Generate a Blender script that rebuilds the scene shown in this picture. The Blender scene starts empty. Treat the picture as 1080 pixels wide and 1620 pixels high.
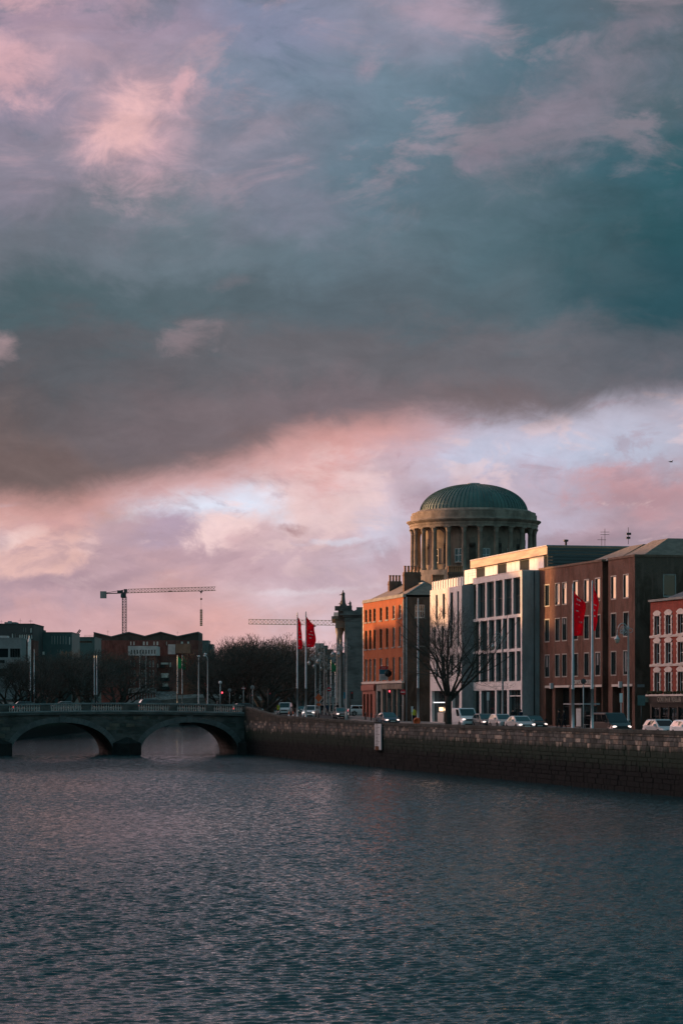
import bpy, math, random
from math import sin, cos, pi, radians, atan2, sqrt
from mathutils import Vector, Matrix

sc = bpy.context.scene
COL = sc.collection
random.seed(7)

# ------------------------------------------------------------------ camera
EYE, F, HOR = 2.6, 4000.0, 1115.0          # eye height, focal length in photo pixels, horizon row
cam_d = bpy.data.cameras.new('camera')
cam = bpy.data.objects.new('camera', cam_d)
COL.objects.link(cam)
cam.location = (0, 0, EYE)
cam.rotation_euler = (pi/2, 0, 0)
cam_d.sensor_fit = 'VERTICAL'
cam_d.sensor_height = 36.0
cam_d.lens = 36.0*F/1620.0
cam_d.shift_y = (HOR-810.0)/1620.0
cam_d.clip_end = 9000
sc.camera = cam
sc.render.resolution_x, sc.render.resolution_y = 682, 1024

# ------------------------------------------------------------------ exposure
sc.view_settings.view_transform = 'Standard'
sc.view_settings.look = 'None'
sc.view_settings.exposure = 0.40
sc.view_settings.gamma = 1.0
sc.view_settings.use_curve_mapping = False
sc.cycles.use_denoising = True
sc.cycles.max_bounces = 6
sc.cycles.diffuse_bounces = 3
sc.cycles.glossy_bounces = 3
sc.cycles.sample_clamp_indirect = 4.0

def lin(c):
    c = c/255.0
    return c/12.92 if c <= 0.04045 else ((c+0.055)/1.055)**2.4
def C(r, g, b): return (lin(r), lin(g), lin(b), 1.0)

# ------------------------------------------------------------------ node helper
class NT:
    def __init__(s, tree): s.t = tree; s.n = tree.nodes; s.l = tree.links
    def put(s, sock, v):
        if isinstance(v, bpy.types.NodeSocket): s.l.new(v, sock)
        elif v is not None:
            if sock.type in ('RGBA',) and len(v) == 3: v = (*v, 1)
            sock.default_value = v
    def math(s, op, a, b=None, c=None, clamp=False):
        n = s.n.new('ShaderNodeMath'); n.operation = op; n.use_clamp = clamp
        for k, v in enumerate((a, b, c)):
            if v is not None: s.put(n.inputs[k], v)
        return n.outputs[0]
    def vmath(s, op, a, b=None, scale=None):
        n = s.n.new('ShaderNodeVectorMath'); n.operation = op
        s.put(n.inputs[0], a)
        if b is not None: s.put(n.inputs[1], b)
        if scale is not None: s.put(n.inputs['Scale'], scale)
        return n.outputs['Value'] if op in ('LENGTH', 'DOT_PRODUCT', 'DISTANCE') else n.outputs[0]
    def noise(s, vec, scale, detail=4, rough=.55, dist=0.0, color=False):
        n = s.n.new('ShaderNodeTexNoise'); n.noise_dimensions = '3D'
        if vec is not None: s.put(n.inputs['Vector'], vec)
        n.inputs['Scale'].default_value = scale; n.inputs['Detail'].default_value = detail
        n.inputs['Roughness'].default_value = rough; n.inputs['Distortion'].default_value = dist
        return n.outputs['Color'] if color else n.outputs['Fac']
    def mrange(s, v, a, b, c=0.0, d=1.0, smooth=True):
        n = s.n.new('ShaderNodeMapRange'); n.interpolation_type = 'SMOOTHSTEP' if smooth else 'LINEAR'
        for k, x in enumerate((v, a, b, c, d)): s.put(n.inputs[k], x)
        return n.outputs[0]
    def mix(s, f, a, b, blend='MIX'):
        n = s.n.new('ShaderNodeMix'); n.data_type = 'RGBA'; n.blend_type = blend
        s.put(n.inputs[0], f); s.put(n.inputs[6], a); s.put(n.inputs[7], b)
        return n.outputs[2]
    def ramp(s, f, stops, interp='EASE'):
        n = s.n.new('ShaderNodeValToRGB'); n.color_ramp.interpolation = interp
        e = n.color_ramp.elements
        while len(e) < len(stops): e.new(0.5)
        for k, (p, c) in enumerate(stops): e[k].position = p; e[k].color = c
        s.put(n.inputs[0], f); return n.outputs[0]
    def sep(s, v):
        n = s.n.new('ShaderNodeSeparateXYZ'); s.put(n.inputs[0], v); return n.outputs
    def comb(s, x, y, z):
        n = s.n.new('ShaderNodeCombineXYZ')
        for k, v in enumerate((x, y, z)): s.put(n.inputs[k], v)
        return n.outputs[0]

# ------------------------------------------------------------------ sky and sun
SUN_EL = 4.6
SUN_H = Vector((-.891, .454, 0)).normalized()          # level direction towards the sun
wd = bpy.data.worlds.new('World'); sc.world = wd
wd.use_nodes = True
wt = NT(wd.node_tree); wd.node_tree.nodes.clear()
w_out = wt.n.new('ShaderNodeOutputWorld'); w_bg = wt.n.new('ShaderNodeBackground')
w_bg.inputs['Strength'].default_value = 0.1
wt.l.new(w_bg.outputs[0], w_out.inputs[0])
nish = wt.n.new('ShaderNodeTexSky'); nish.sky_type = 'NISHITA'; nish.sun_disc = False
nish.sun_elevation = radians(SUN_EL); nish.sun_rotation = atan2(SUN_H.x, SUN_H.y)
nish.air_density = 1.2; nish.dust_density = 1.5
def build_sky():
    g = wt.n.new('ShaderNodeTexCoord').outputs['Generated']
    x, y, z = wt.sep(g)
    az = wt.math('ARCTAN2', x, y)
    hyp = wt.math('SQRT', wt.math('ADD', wt.math('MULTIPLY', x, x), wt.math('MULTIPLY', y, y)))
    el = wt.math('ARCTAN2', z, hyp)
    # azimuth and elevation in thousandths of the lens constant: a in -.54.. .54 over the view, e = height over horizon
    a = wt.math('MULTIPLY', az, 4.0)
    e = wt.math('MULTIPLY', el, 4.0)
    p = wt.comb(a, e, 0.0)
    nz = wt.noise(wt.comb(wt.math('MULTIPLY', a, .8), wt.math('MULTIPLY', e, 1.5), 3.1), 3.2, 6, .58, .4)
    nzc = wt.noise(wt.comb(wt.math('MULTIPLY', a, 1.0), wt.math('MULTIPLY', e, 1.6), 7.7), 4.0, 7, .6, .3, color=True)
    fine = wt.noise(wt.comb(a, wt.math('MULTIPLY', e, 1.5), 1.3), 12.0, 9, .66, .5)
    warp = wt.vmath('SCALE', wt.vmath('SUBTRACT', nzc, (.5, .5, .5)), scale=.30)
    q = wt.vmath('ADD', p, warp)
    qa, qe, _ = wt.sep(q)
    def A(px): return (px-540)/1000.0
    def E(py): return (HOR-py)/1000.0
    t = wt.mrange(qa, -1.08, 1.08, 0, 1, False)       # px -540 .. 1620
    def row(cols):
        return wt.ramp(t, [((px+540)/2160.0, C(*c)) for px, c in cols], 'EASE')
    def stack(rows):
        col = None; py0 = None
        for py, cols in rows:                          # from the top down
            r = row(cols)
            if col is None: col = r
            else: col = wt.mix(wt.mrange(qe, E(py0), E(py)), col, r)
            py0 = py
        return col
    deck = stack([
        (-190, [(-500, (112, 106, 116)), (0, (80, 90, 98)), (540, (54, 76, 85)), (1000, (40, 66, 75)), (1500, (38, 62, 71))]),
        (-60, [(-500, (150, 124, 132)), (0, (134, 126, 140)), (540, (96, 112, 126)), (1000, (70, 93, 103)), (1500, (60, 84, 95))]),
        (30, [(-400, (165, 130, 138)), (0, (170, 146, 164)), (200, (160, 143, 162)), (430, (133, 139, 164)), (640, (140, 142, 160)), (840, (90, 112, 126)), (1060, (92, 104, 114)), (1500, (70, 92, 104))]),
        (160, [(-400, (160, 128, 138)), (40, (150, 140, 160)), (180, (158, 144, 160)), (400, (126, 138, 158)), (600, (112, 132, 148)), (840, (86, 112, 126)), (1060, (90, 106, 116)), (1500, (52, 84, 96))]),
        (290, [(-400, (140, 120, 132)), (40, (140, 134, 150)), (250, (146, 138, 152)), (450, (126, 130, 146)), (620, (98, 120, 134)), (820, (92, 112, 123)), (960, (64, 97, 109)), (1070, (50, 90, 100)), (1500, (36, 74, 86))]),
        (400, [(-400, (110, 110, 120)), (50, (108, 114, 124)), (300, (106, 120, 130)), (560, (98, 116, 127)), (800, (82, 106, 116)), (960, (62, 91, 100)), (1075, (46, 84, 93)), (1500, (34, 66, 76))]),
        (490, [(-400, (86, 96, 104)), (50, (78, 97, 104)), (300, (88, 104, 112)), (560, (90, 103, 112)), (800, (86, 104, 113)), (1075, (46, 80, 90)), (1500, (44, 70, 80))]),
        (580, [(-400, (92, 92, 98)), (60, (90, 93, 99)), (300, (102, 101, 107)), (560, (103, 102, 108)), (820, (108, 107, 114)), (1060, (92, 98, 107)), (1500, (80, 86, 94))]),
        (660, [(-400, (98, 90, 94)), (60, (98, 93, 97)), (300, (117, 106, 111)), (540, (121, 109, 115)), (760, (117, 105, 109)), (1060, (112, 106, 114)), (1500, (100, 98, 106))]),
        (760, [(-400, (112, 92, 92)), (80, (114, 98, 97)), (300, (120, 103, 104)), (620, (128, 108, 110)), (1060, (128, 112, 118)), (1500, (116, 104, 110))]),
    ])
    low = stack([
        (650, [(-400, (230, 190, 180)), (100, (210, 165, 158)), (420, (196, 152, 152)), (560, (182, 146, 150)), (700, (178, 165, 182)), (900, (190, 194, 214)), (1060, (182, 184, 203)), (1500, (160, 158, 176))]),
        (720, [(-400, (232, 192, 180)), (100, (206, 160, 154)), (300, (216, 196, 206)), (400, (220, 186, 188)), (540, (220, 168, 166)), (640, (196, 168, 178)), (760, (196, 200, 222)), (950, (190, 196, 217)), (1070, (178, 172, 188)), (1500, (160, 152, 168))]),
        (790, [(-400, (232, 190, 178)), (20, (208, 170, 164)), (110, (196, 156, 150)), (230, (222, 224, 238)), (370, (222, 226, 242)), (450, (230, 200, 200)), (560, (226, 198, 202)), (680, (198, 178, 190)), (860, (186, 176, 194)), (1060, (186, 152, 160)), (1500, (160, 138, 150))]),
        (850, [(-400, (230, 184, 170)), (60, (216, 178, 174)), (150, (194, 164, 172)), (260, (182, 160, 178)), (380, (216, 184, 188)), (480, (202, 174, 182)), (580, (204, 196, 212)), (760, (190, 172, 186)), (980, (168, 148, 160)), (1500, (150, 132, 146))]),
        (910, [(-400, (226, 176, 162)), (30, (186, 156, 166)), (200, (194, 162, 170)), (400, (198, 166, 174)), (560, (200, 176, 188)), (900, (176, 154, 168)), (1500, (150, 132, 146))]),
        (960, [(-400, (228, 172, 158)), (100, (204, 164, 168)), (300, (206, 166, 168)), (480, (214, 190, 198)), (620, (204, 176, 184)), (1060, (176, 150, 160)), (1500, (150, 130, 142))]),
        (1040, [(-400, (232, 170, 152)), (100, (212, 163, 160)), (300, (218, 168, 164)), (480, (216, 174, 174)), (1060, (182, 150, 156)), (1500, (150, 128, 138))]),
    ])
    # cloud puffs of the bright lower band
    col = low
    body = wt.noise(wt.comb(wt.math('MULTIPLY', a, 1.1), wt.math('MULTIPLY', e, 1.3), 21.0), 15.0, 8, .68, .8)
    def blob(col, cx, cy, rx, ry, rot, c, amp=1.1, soft=.55, base=.0, mul=1.0, nf=None):
        m = wt.n.new('ShaderNodeMapping'); m.vector_type = 'TEXTURE'
        m.inputs['Location'].default_value = (A(cx), E(cy), 0)
        m.inputs['Rotation'].default_value = (0, 0, radians(rot))
        m.inputs['Scale'].default_value = (rx/1000., ry/1000., 1)
        wt.put(m.inputs['Vector'], wt.vmath('ADD', p, wt.vmath('SCALE', wt.vmath('SUBTRACT', nzc, (.5, .5, .5)), scale=.10)))
        d = wt.vmath('LENGTH', m.outputs[0])
        v = wt.math('ADD', wt.math('SUBTRACT', 1.0+base, d), wt.math('MULTIPLY', wt.math('SUBTRACT', nf or fine, .5), amp*1.35))
        f = wt.math('MULTIPLY', wt.math('MULTIPLY', wt.mrange(v, 0.0, soft*1.05), wt.mrange(body, .34, .62, .70, 1.0)), mul)
        return wt.mix(f, col, C(*c))
    col = blob(col, 70, 880, 105, 38, 8, (226, 184, 178), 1.0, .45)
    col = blob(col, 30, 862, 60, 14, 18, (238, 208, 204), 1.4, .7, mul=.8)
    col = blob(col, 140, 868, 26, 18, 10, (224, 190, 190), 2.0, .7, mul=.8)
    col = blob(col, 110, 916, 170, 15, 4, (172, 144, 155), 1.2, .8, mul=.85)
    col = blob(col, 0, 860, 26, 24, 0, (166, 140, 152), 1.2, .8, mul=.8)
    col = blob(col, 15, 808, 40, 9, 8, (214, 214, 228), 1.4, .8, mul=.8)
    col = blob(col, 250, 860, 130, 30, 5, (176, 156, 174), 1.4, 1.2, mul=.7)
    col = blob(col, 352, 840, 74, 44, 20, (242, 210, 208), 2.2, .7, base=.12)
    col = blob(col, 375, 858, 40, 20, 10, (206, 170, 176), 2.0, .9, mul=.8)
    col = blob(col, 452, 830, 34, 12, -5, (162, 122, 128), 2.0, .9, mul=.85)
    col = blob(col, 690, 778, 80, 22, 8, (164, 144, 160), 1.8, 1.1, mul=.7)
    col = blob(col, 985, 772, 150, 46, -3, (198, 154, 160), 1.6, .7, mul=.9)
    col = blob(col, 1010, 792, 130, 26, 0, (170, 138, 148), 1.6, 1.0, mul=.6)
    col = blob(col, 930, 848, 170, 20, 2, (150, 132, 144), 1.2, 1.0, mul=.8)
    col = blob(col, 520, 853, 70, 9, 2, (212, 210, 224), 1.6, .9, mul=.8)
    col = blob(col, 490, 938, 120, 10, 3, (220, 206, 214), 1.2, 1.0, mul=.8)
    puff = wt.noise(wt.comb(a, wt.math('MULTIPLY', e, 2.1), 5.0), 8.5, 8, .60, .5)
    col = wt.mix(wt.math('MULTIPLY', wt.mrange(puff, .54, .66), wt.mrange(e, .16, .26, .06, .40)), col, C(240, 208, 206))
    col = wt.mix(wt.math('MULTIPLY', wt.mrange(puff, .47, .36), wt.mrange(e, .16, .26, .12, .42)), col, C(172, 144, 156))
    # edge of the dark deck: a curve in azimuth, broken by noise
    edge = wt.n.new('ShaderNodeFloatCurve')
    cv = edge.mapping.curves[0]
    pts = [(-540, 850), (-200, 815), (0, 798), (110, 800), (200, 772), (300, 752), (385, 738), (440, 712), (560, 678), (660, 672), (740, 678), (850, 676), (960, 664), (1080, 654), (1300, 620), (1620, 560)]
    while len(cv.points) < len(pts): cv.points.new(.5, .5)
    for k, (px, py) in enumerate(pts): cv.points[k].location = ((px+540)/2160., E(py))
    edge.mapping.update()
    wt.put(edge.inputs['Value'], wt.mrange(a, -1.08, 1.08, 0, 1, False))
    over = wt.math('SUBTRACT', e, edge.outputs[0])
    over = wt.math('ADD', over, wt.math('MULTIPLY', wt.math('SUBTRACT', nz, .5), .10))
    over = wt.math('ADD', over, wt.math('MULTIPLY', wt.math('SUBTRACT', fine, .5), .06))
    fringe = wt.mrange(over, -.055, .0)
    col = wt.mix(wt.math('MULTIPLY', fringe, wt.mrange(a, .02, .25, .75, .15)), col, C(205, 152, 148))
    col = wt.mix(wt.mrange(over, -.016, .05), col, deck)
    # torn pink tops and wisps on the deck
    rot = wt.n.new('ShaderNodeMapping'); rot.inputs['Rotation'].default_value = (0, 0, radians(-34)); rot.inputs['Scale'].default_value = (1.0, 2.0, 1.0)
    wt.put(rot.inputs['Vector'], p)
    tear = wt.noise(rot.outputs[0], 4.2, 9, .63, .55)
    hi_band = wt.math('MULTIPLY', wt.mrange(e, .66, .92), wt.mrange(a, -.5, .6, 1.0, .55))
    col = wt.mix(wt.math('MULTIPLY', wt.mrange(tear, .50, .66), wt.math('MULTIPLY', hi_band, .62)), col, C(186, 158, 170))
    col = wt.mix(wt.math('MULTIPLY', wt.mrange(tear, .47, .34), wt.math('MULTIPLY', hi_band, .50)), col, C(96, 116, 134))
    col = blob(col, 215, 235, 120, 118, -32, (206, 168, 178), 1.0, .9, base=.1, mul=1.0)
    col = blob(col, 205, 225, 62, 84, -30, (232, 186, 186), 1.2, .9, base=.15, mul=1.0)
    col = blob(col, 288, 165, 18, 46, -14, (214, 172, 180), 1.6, .8, base=.15, mul=.95)
    col = blob(col, 20, 140, 85, 62, -30, (212, 170, 178), 1.8, 1.0, base=.1, mul=.95)
    col = blob(col, 25, 15, 90, 44, -10, (210, 168, 176), 1.8, 1.0, base=.1, mul=.9)
    col = blob(col, 195, 25, 46, 40, 20, (184, 154, 166), 1.8, 1.1, mul=.7)
    col = blob(col, 420, 235, 170, 40, 22, (158, 146, 160), 1.5, 1.3, mul=.7)
    col = blob(col, 690, 25, 130, 66, -8, (168, 150, 166), 1.6, 1.2, mul=.75)
    col = blob(col, 570, 130, 34, 26, 30, (170, 148, 164), 1.6, 1.2, mul=.6)
    col = blob(col, 905, 185, 240, 92, 32, (124, 121, 134), 1.2, 1.0, base=.12, mul=.95)
    col = blob(col, 860, 215, 80, 34, 30, (140, 131, 145), 1.6, 1.2, mul=.8)
    col = blob(col, 765, 270, 66, 30, 18, (134, 126, 140), 1.8, .9, mul=.85)
    col = blob(col, 1010, 60, 90, 46, 30, (124, 118, 130), 1.7, 1.1, mul=.8)
    col = blob(col, 285, 545, 75, 24, 6, (136, 122, 128), 2.2, .9, mul=.8)
    col = blob(col, 375, 458, 55, 16, 8, (112, 112, 120), 2.0, 1.0, mul=.7)
    col = blob(col, 0, 560, 36, 42, 0, (166, 142, 146), 1.2, .8, mul=.85)
    col = blob(col, 5, 660, 40, 40, 0, (118, 104, 104), 1.2, 1.0, mul=.7)
    streak = wt.noise(wt.comb(wt.math('MULTIPLY', a, 1.0), wt.math('MULTIPLY', e, 2.6), 11.0), 7.0, 8, .62, .9)
    tex = wt.math('ADD', wt.math('MULTIPLY', wt.math('SUBTRACT', fine, .5), .34), 1.0)
    tex = wt.math('ADD', tex, wt.math('MULTIPLY', wt.math('SUBTRACT', streak, .5), .38))
    col = wt.vmath('SCALE', col, scale=tex)
    # the rest of the sky: the same broken cloud over a clear low-sun sky, warm towards the sun
    sunward = wt.vmath('DOT_PRODUCT', g, tuple(SUN_H))
    cov = wt.mrange(wt.noise(wt.vmath('MULTIPLY', g, (1.6, 1.6, 4.5)), 1.7, 6, .58, .5), .36, .56)
    warmth = wt.mrange(sunward, .3, 1.0)
    lowb = wt.mrange(el, .04, .80)
    glow = wt.mrange(sunward, .36, 1.0, .95, 5.4)
    cl_lo = wt.vmath('SCALE', wt.mix(warmth, C(104, 158, 172), C(255, 190, 178)), scale=glow)
    cl_hi = wt.vmath('SCALE', wt.mix(warmth, C(80, 142, 158), C(226, 178, 180)), scale=glow)
    cl = wt.mix(lowb, cl_lo, cl_hi)
    gen_cl = wt.vmath('SCALE', cl, scale=10.0)
    gen = wt.mix(wt.math('MULTIPLY', cov, .85), wt.vmath('SCALE', nish.outputs[0], scale=1.0), gen_cl)
    # blend outwards from the part of the sky described above
    m1 = wt.mrange(wt.math('ABSOLUTE', a), .62, 1.5)
    m2 = wt.mrange(e, 1.45, 2.6)
    m = wt.math('MAXIMUM', m1, m2)
    back = wt.math('LESS_THAN', y, 0.0)
    m = wt.math('MAXIMUM', m, back)
    out = wt.mix(m, wt.vmath('SCALE', col, scale=7.6), gen)
    # below the horizon: dull ground tone
    out = wt.mix(wt.mrange(e, -.02, -.10), out, (1.2, 1.1, 1.1, 1))
    wt.put(w_bg.inputs['Color'], out)
build_sky()
wd.cycles.sampling_method = 'MANUAL'
wd.cycles.sample_map_resolution = 1024

sun_d = bpy.data.lights.new('sun', 'SUN'); sun = bpy.data.objects.new('sun', sun_d); COL.objects.link(sun)
sun_d.energy = 5.0; sun_d.angle = radians(.8); sun_d.color = (1.0, .52, .22)
sdir = Vector((SUN_H.x*cos(radians(SUN_EL)), SUN_H.y*cos(radians(SUN_EL)), sin(radians(SUN_EL))))
sun.rotation_euler = (-sdir).to_track_quat('-Z', 'Y').to_euler()
sun.location = (-60, 60, 60)

# ------------------------------------------------------------------ materials
MATS = {}
def mat(name, col, rough=.7, var=.25, scale=1.5, metal=0.0, col2=None, bump=0.0, bscale=8.0, stretch=(1, 1, 1), spec=None, emit=0.0, f2=.0, world=False, detail=5):
    if name in MATS: return MATS[name]
    m = bpy.data.materials.new(name); m.use_nodes = True; MATS[name] = m
    nt = NT(m.node_tree); b = nt.n['Principled BSDF']
    if len(col) == 3: col = (*col, 1)
    tc = nt.n.new('ShaderNodeTexCoord')
    if world: v = nt.n.new('ShaderNodeNewGeometry').outputs['Position']
    else: v = tc.outputs['Object']
    if stretch != (1, 1, 1): v = nt.vmath('MULTIPLY', v, stretch)
    if var > 0 or col2 is not None:
        n1 = nt.noise(v, scale, detail, .6, .3)
        if col2 is None: col2 = tuple(c*(1-var) for c in col[:3])
        if len(col2) == 3: col2 = (*col2, 1)
        base = nt.mix(nt.mrange(n1, .36, .66), col, col2)
        n2 = nt.noise(v, scale*7.3, 3, .6)
        base = nt.mix(nt.math('MULTIPLY', nt.mrange(n2, .4, .7), .35), base, tuple(c*.62 for c in col[:3]))
        nt.put(b.inputs['Base Color'], base)
    else: b.inputs['Base Color'].default_value = col
    b.inputs['Roughness'].default_value = rough
    b.inputs['Metallic'].default_value = metal
    if spec is None and rough > .6 and metal == 0: spec = .12
    if spec is not None: b.inputs['Specular IOR Level'].default_value = spec
    if emit > 0:
        b.inputs['Emission Color'].default_value = col; b.inputs['Emission Strength'].default_value = emit
    if bump > 0:
        bn = nt.n.new('ShaderNodeBump'); bn.inputs['Strength'].default_value = bump; bn.inputs['Distance'].default_value = .03
        nt.put(bn.inputs['Height'], nt.noise(v, bscale, 4, .6)); nt.put(b.inputs['Normal'], bn.outputs[0])
    return m

def brick_mat(name, c1, c2, mortar, soot=.5, course=.085):
    """brick far beyond the size where single bricks show: brick texture by distance along the wall and height"""
    m = bpy.data.materials.new(name); m.use_nodes = True; MATS[name] = m
    nt = NT(m.node_tree); b = nt.n['Principled BSDF']
    tc = nt.n.new('ShaderNodeTexCoord'); x, y, z = nt.sep(tc.outputs['Object'])
    uv = nt.comb(nt.math('ADD', x, y), z, 0.0)
    bt = nt.n.new('ShaderNodeTexBrick'); nt.put(bt.inputs['Vector'], uv)
    bt.inputs['Scale'].default_value = 1.0; bt.inputs['Brick Width'].default_value = .24
    bt.inputs['Row Height'].default_value = course; bt.inputs['Mortar Size'].default_value = .012
    bt.inputs['Color1'].default_value = c1; bt.inputs['Color2'].default_value = c2; bt.inputs['Mortar'].default_value = mortar
    n1 = nt.noise(nt.comb(nt.math('ADD', x, y), nt.math('MULTIPLY', z, .6), 0), .55, 6, .62, .5)
    n2 = nt.noise(nt.comb(nt.math('MULTIPLY', nt.math('ADD', x, y), 3), nt.math('MULTIPLY', z, .5), 2), .8, 4, .6)
    c = nt.mix(nt.math('MULTIPLY', nt.mrange(n1, .42, .66), soot), bt.outputs[0], tuple(k*.38 for k in c1[:3]))
    c = nt.mix(nt.math('MULTIPLY', nt.mrange(n2, .5, .66), soot*.75), c, tuple(k*1.9 for k in c2[:3]))
    nt.put(b.inputs['Base Color'], c); b.inputs['Roughness'].default_value = .85; b.inputs['Specular IOR Level'].default_value = .12
    bn = nt.n.new('ShaderNodeBump'); bn.inputs['Strength'].default_value = .4; bn.inputs['Distance'].default_value = .01
    nt.put(bn.inputs['Height'], bt.outputs['Fac']); nt.put(b.inputs['Normal'], bn.outputs[0])
    return m

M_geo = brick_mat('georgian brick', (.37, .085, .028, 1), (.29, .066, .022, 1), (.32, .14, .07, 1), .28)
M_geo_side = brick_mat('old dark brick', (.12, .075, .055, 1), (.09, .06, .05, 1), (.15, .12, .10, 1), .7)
M_office = brick_mat('office brown brick', (.150, .062, .042, 1), (.105, .046, .034, 1), (.18, .13, .11, 1), .6)
M_pub = brick_mat('pub red brick', (.33, .062, .042, 1), (.25, .050, .038, 1), (.20, .08, .06, 1), .35)
M_left_brick = brick_mat('left quay red brick', (.17, .060, .050, 1), (.13, .050, .043, 1), (.15, .09, .08, 1), .6)
M_chim = brick_mat('chimney brick', (.17, .10, .075, 1), (.12, .075, .06, 1), (.16, .12, .10, 1), .6)
M_stone = mat('granite ashlar', (.30, .29, .27), .85, .35, .5, stretch=(1, 1, 2.2), bump=.25)
M_stone_d = mat('sooty granite', (.20, .20, .195), .85, .45, .45, stretch=(1, 1, 2.5), bump=.25)
M_portland = mat('weathered portland stone', (.30, .245, .20), .8, .5, .55, stretch=(1, 1, .6), bump=.2)
M_bridge = mat('dark bridge stone', (.130, .128, .120), .85, .5, .5, stretch=(1, 1, 2), bump=.35, bscale=3)
M_bridge_l = mat('pale bridge stone', (.30, .31, .31), .8, .35, .7, bump=.2)
M_copper = mat('green copper', (.085, .150, .135), .6, .35, .45, metal=.1, col2=(.06, .105, .098), stretch=(1, 1, .25))
M_white = mat('pale limestone cladding', (.80, .735, .72), .7, .2, .5, stretch=(1, 1, .35))
M_white2 = mat('pale reconstituted stone', (.66, .585, .55), .7, .15, .5)
M_clad_grey = mat('grey granite cladding and fin shade', (.30, .315, .32), .6, .3, .6, stretch=(1, 1, .4))
M_timber = mat('warm timber fascia', (.50, .31, .19), .55, .45, .6, stretch=(.6, .6, 6))
M_panel = mat('white metal panel', (.72, .69, .68), .4, .06, .8)
M_frame_d = mat('dark metal frame', (.03, .035, .038), .45, .2, 2)
M_teal_clad = mat('dark teal cladding', (.06, .085, .09), .5, .3, .5, stretch=(.3, .3, 5))
M_slate = mat('grey slate', (.115, .125, .14), .55, .35, 1.2, bump=.4, bscale=6, stretch=(1, 1, 3))
M_slate_b = mat('brown slate', (.22, .165, .135), .6, .35, 1.2, bump=.4, bscale=6, stretch=(1, 1, 3))
M_lead = mat('lead flashing', (.30, .32, .34), .45, .3, 1.5)
M_sash = mat('white painted timber', (.74, .74, .73), .45, .1, 3)
M_sash_d = mat('dark painted timber', (.05, .045, .04), .5, .2, 3)
M_glass = mat('window glass', (.012, .017, .019), .05, 0, 1, spec=1.0)
M_glass2 = mat('office glazing', (.012, .022, .024), .04, 0, 1, spec=.5)
M_glass4 = mat('tinted dark glass', (.012, .018, .020), .6, 0, 1, spec=.03)
M_glass2.node_tree.nodes['Principled BSDF'].inputs['IOR'].default_value = 1.5
M_glass3 = mat('coated office glass', (.012, .018, .020), .03, 0, 1, spec=1.0)
M_glass3.node_tree.nodes['Principled BSDF'].inputs['IOR'].default_value = 2.1
M_blind = mat('pale roller blind', (.62, .55, .49), .8, .1, 2)
M_trim = mat('cream painted surround', (.62, .54, .49), .6, .15, 2)
M_black = mat('black gloss paint', (.012, .013, .014), .3, .1, 2)
M_gold = mat('faded gilt lettering', (.32, .30, .25), .5, .1, 3)
M_shopred = mat('terracotta shopfront paint', (.30, .072, .045), .55, .25, 2)
M_clay = mat('clay chimney pot', (.40, .20, .12), .8, .35, 3)
M_steel = mat('galvanised steel', (.44, .47, .49), .4, .2, 2, metal=.5)
M_lamp_paint = mat('silver painted lamp iron', (.40, .43, .44), .45, .2, 3, metal=.3)
M_dark_iron = mat('dark iron', (.03, .034, .036), .5, .2, 3)
M_flag = mat('red flag cloth', (.88, .016, .042), .75, .18, 3)
M_flag_w = mat('white flag print', (.72, .50, .50), .8, .1, 3)
M_green = mat('green flag cloth', (.02, .22, .13), .75, .2, 3)
M_asph = mat('asphalt', (.052, .053, .055), .85, .3, .4, world=True, bump=.2)
M_pave = mat('grey paving', (.21, .21, .205), .85, .3, .5, world=True)
M_ground = mat('city ground', (.09, .09, .088), .9, .3, .05, world=True)
M_kerb = mat('granite kerb', (.30, .29, .28), .8, .3, 1, world=True)
M_line = mat('worn road paint', (.62, .62, .60), .7, .3, 2, world=True)
M_bark = mat('bark', (.062, .052, .045), .9, .35, 3)
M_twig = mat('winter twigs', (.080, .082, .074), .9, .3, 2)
M_twig_l = mat('pale winter twigs', (.16, .10, .08), .9, .3, 2)
M_crane = mat('crane yellow', (.30, .19, .08), .5, .3, .5)
M_crane_d = mat('dark crane steel', (.06, .06, .062), .5, .3, .5)
M_conc = mat('concrete', (.30, .29, .28), .8, .25, .5)
M_render_g = mat('grey render', (.25, .26, .265), .8, .2, .3)
M_render_d = mat('dark render', (.075, .08, .082), .7, .25, .3)
M_tealblk = mat('teal zinc cladding', (.055, .10, .10), .5, .25, .4)
M_palew = mat('pale stained facade', (.52, .48, .48), .75, .3, .4)
M_tyre = mat('tyre rubber', (.012, .012, .012), .8, .1, 5)
M_rim = mat('alloy wheel', (.35, .36, .37), .35, .1, 5, metal=.7)
M_cglass = mat('car glass', (.010, .014, .016), .04, 0, 1, spec=.7)
M_head = mat('lit headlight', (1.0, .78, .70), .3, 0, 1, emit=1.1)
M_head_off = mat('headlight glass', (.55, .55, .55), .15, 0, 1)
M_tail = mat('red tail light', (.50, .02, .02), .3, 0, 1)
M_tail_on = mat('lit tail light', (1.0, .05, .06), .3, 0, 1, emit=1.6)
M_plate = mat('number plate', (.72, .72, .68), .5, 0, 1)
M_plastic = mat('black plastic', (.02, .02, .021), .6, .1, 4)
M_orange = mat('orange plastic', (.72, .115, .02), .5, .15, 3)
M_signw = mat('white sign face', (.66, .67, .68), .5, .08, 3)
M_signb = mat('blue sign face', (.01, .16, .24), .5, .1, 3)
M_signr = mat('red sign face', (.45, .015, .03), .5, .1, 3)
M_hi = mat('high visibility cloth', (.48, .55, .06), .7, .15, 3)
M_skin = mat('skin', (.45, .28, .21), .6, .1, 5)
M_cl_dark = mat('dark clothing', (.018, .022, .028), .85, .3, 6)
M_cl_blue = mat('navy clothing', (.03, .045, .08), .85, .3, 6)
M_cl_grey = mat('grey clothing', (.16, .16, .165), .85, .3, 6)
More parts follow.
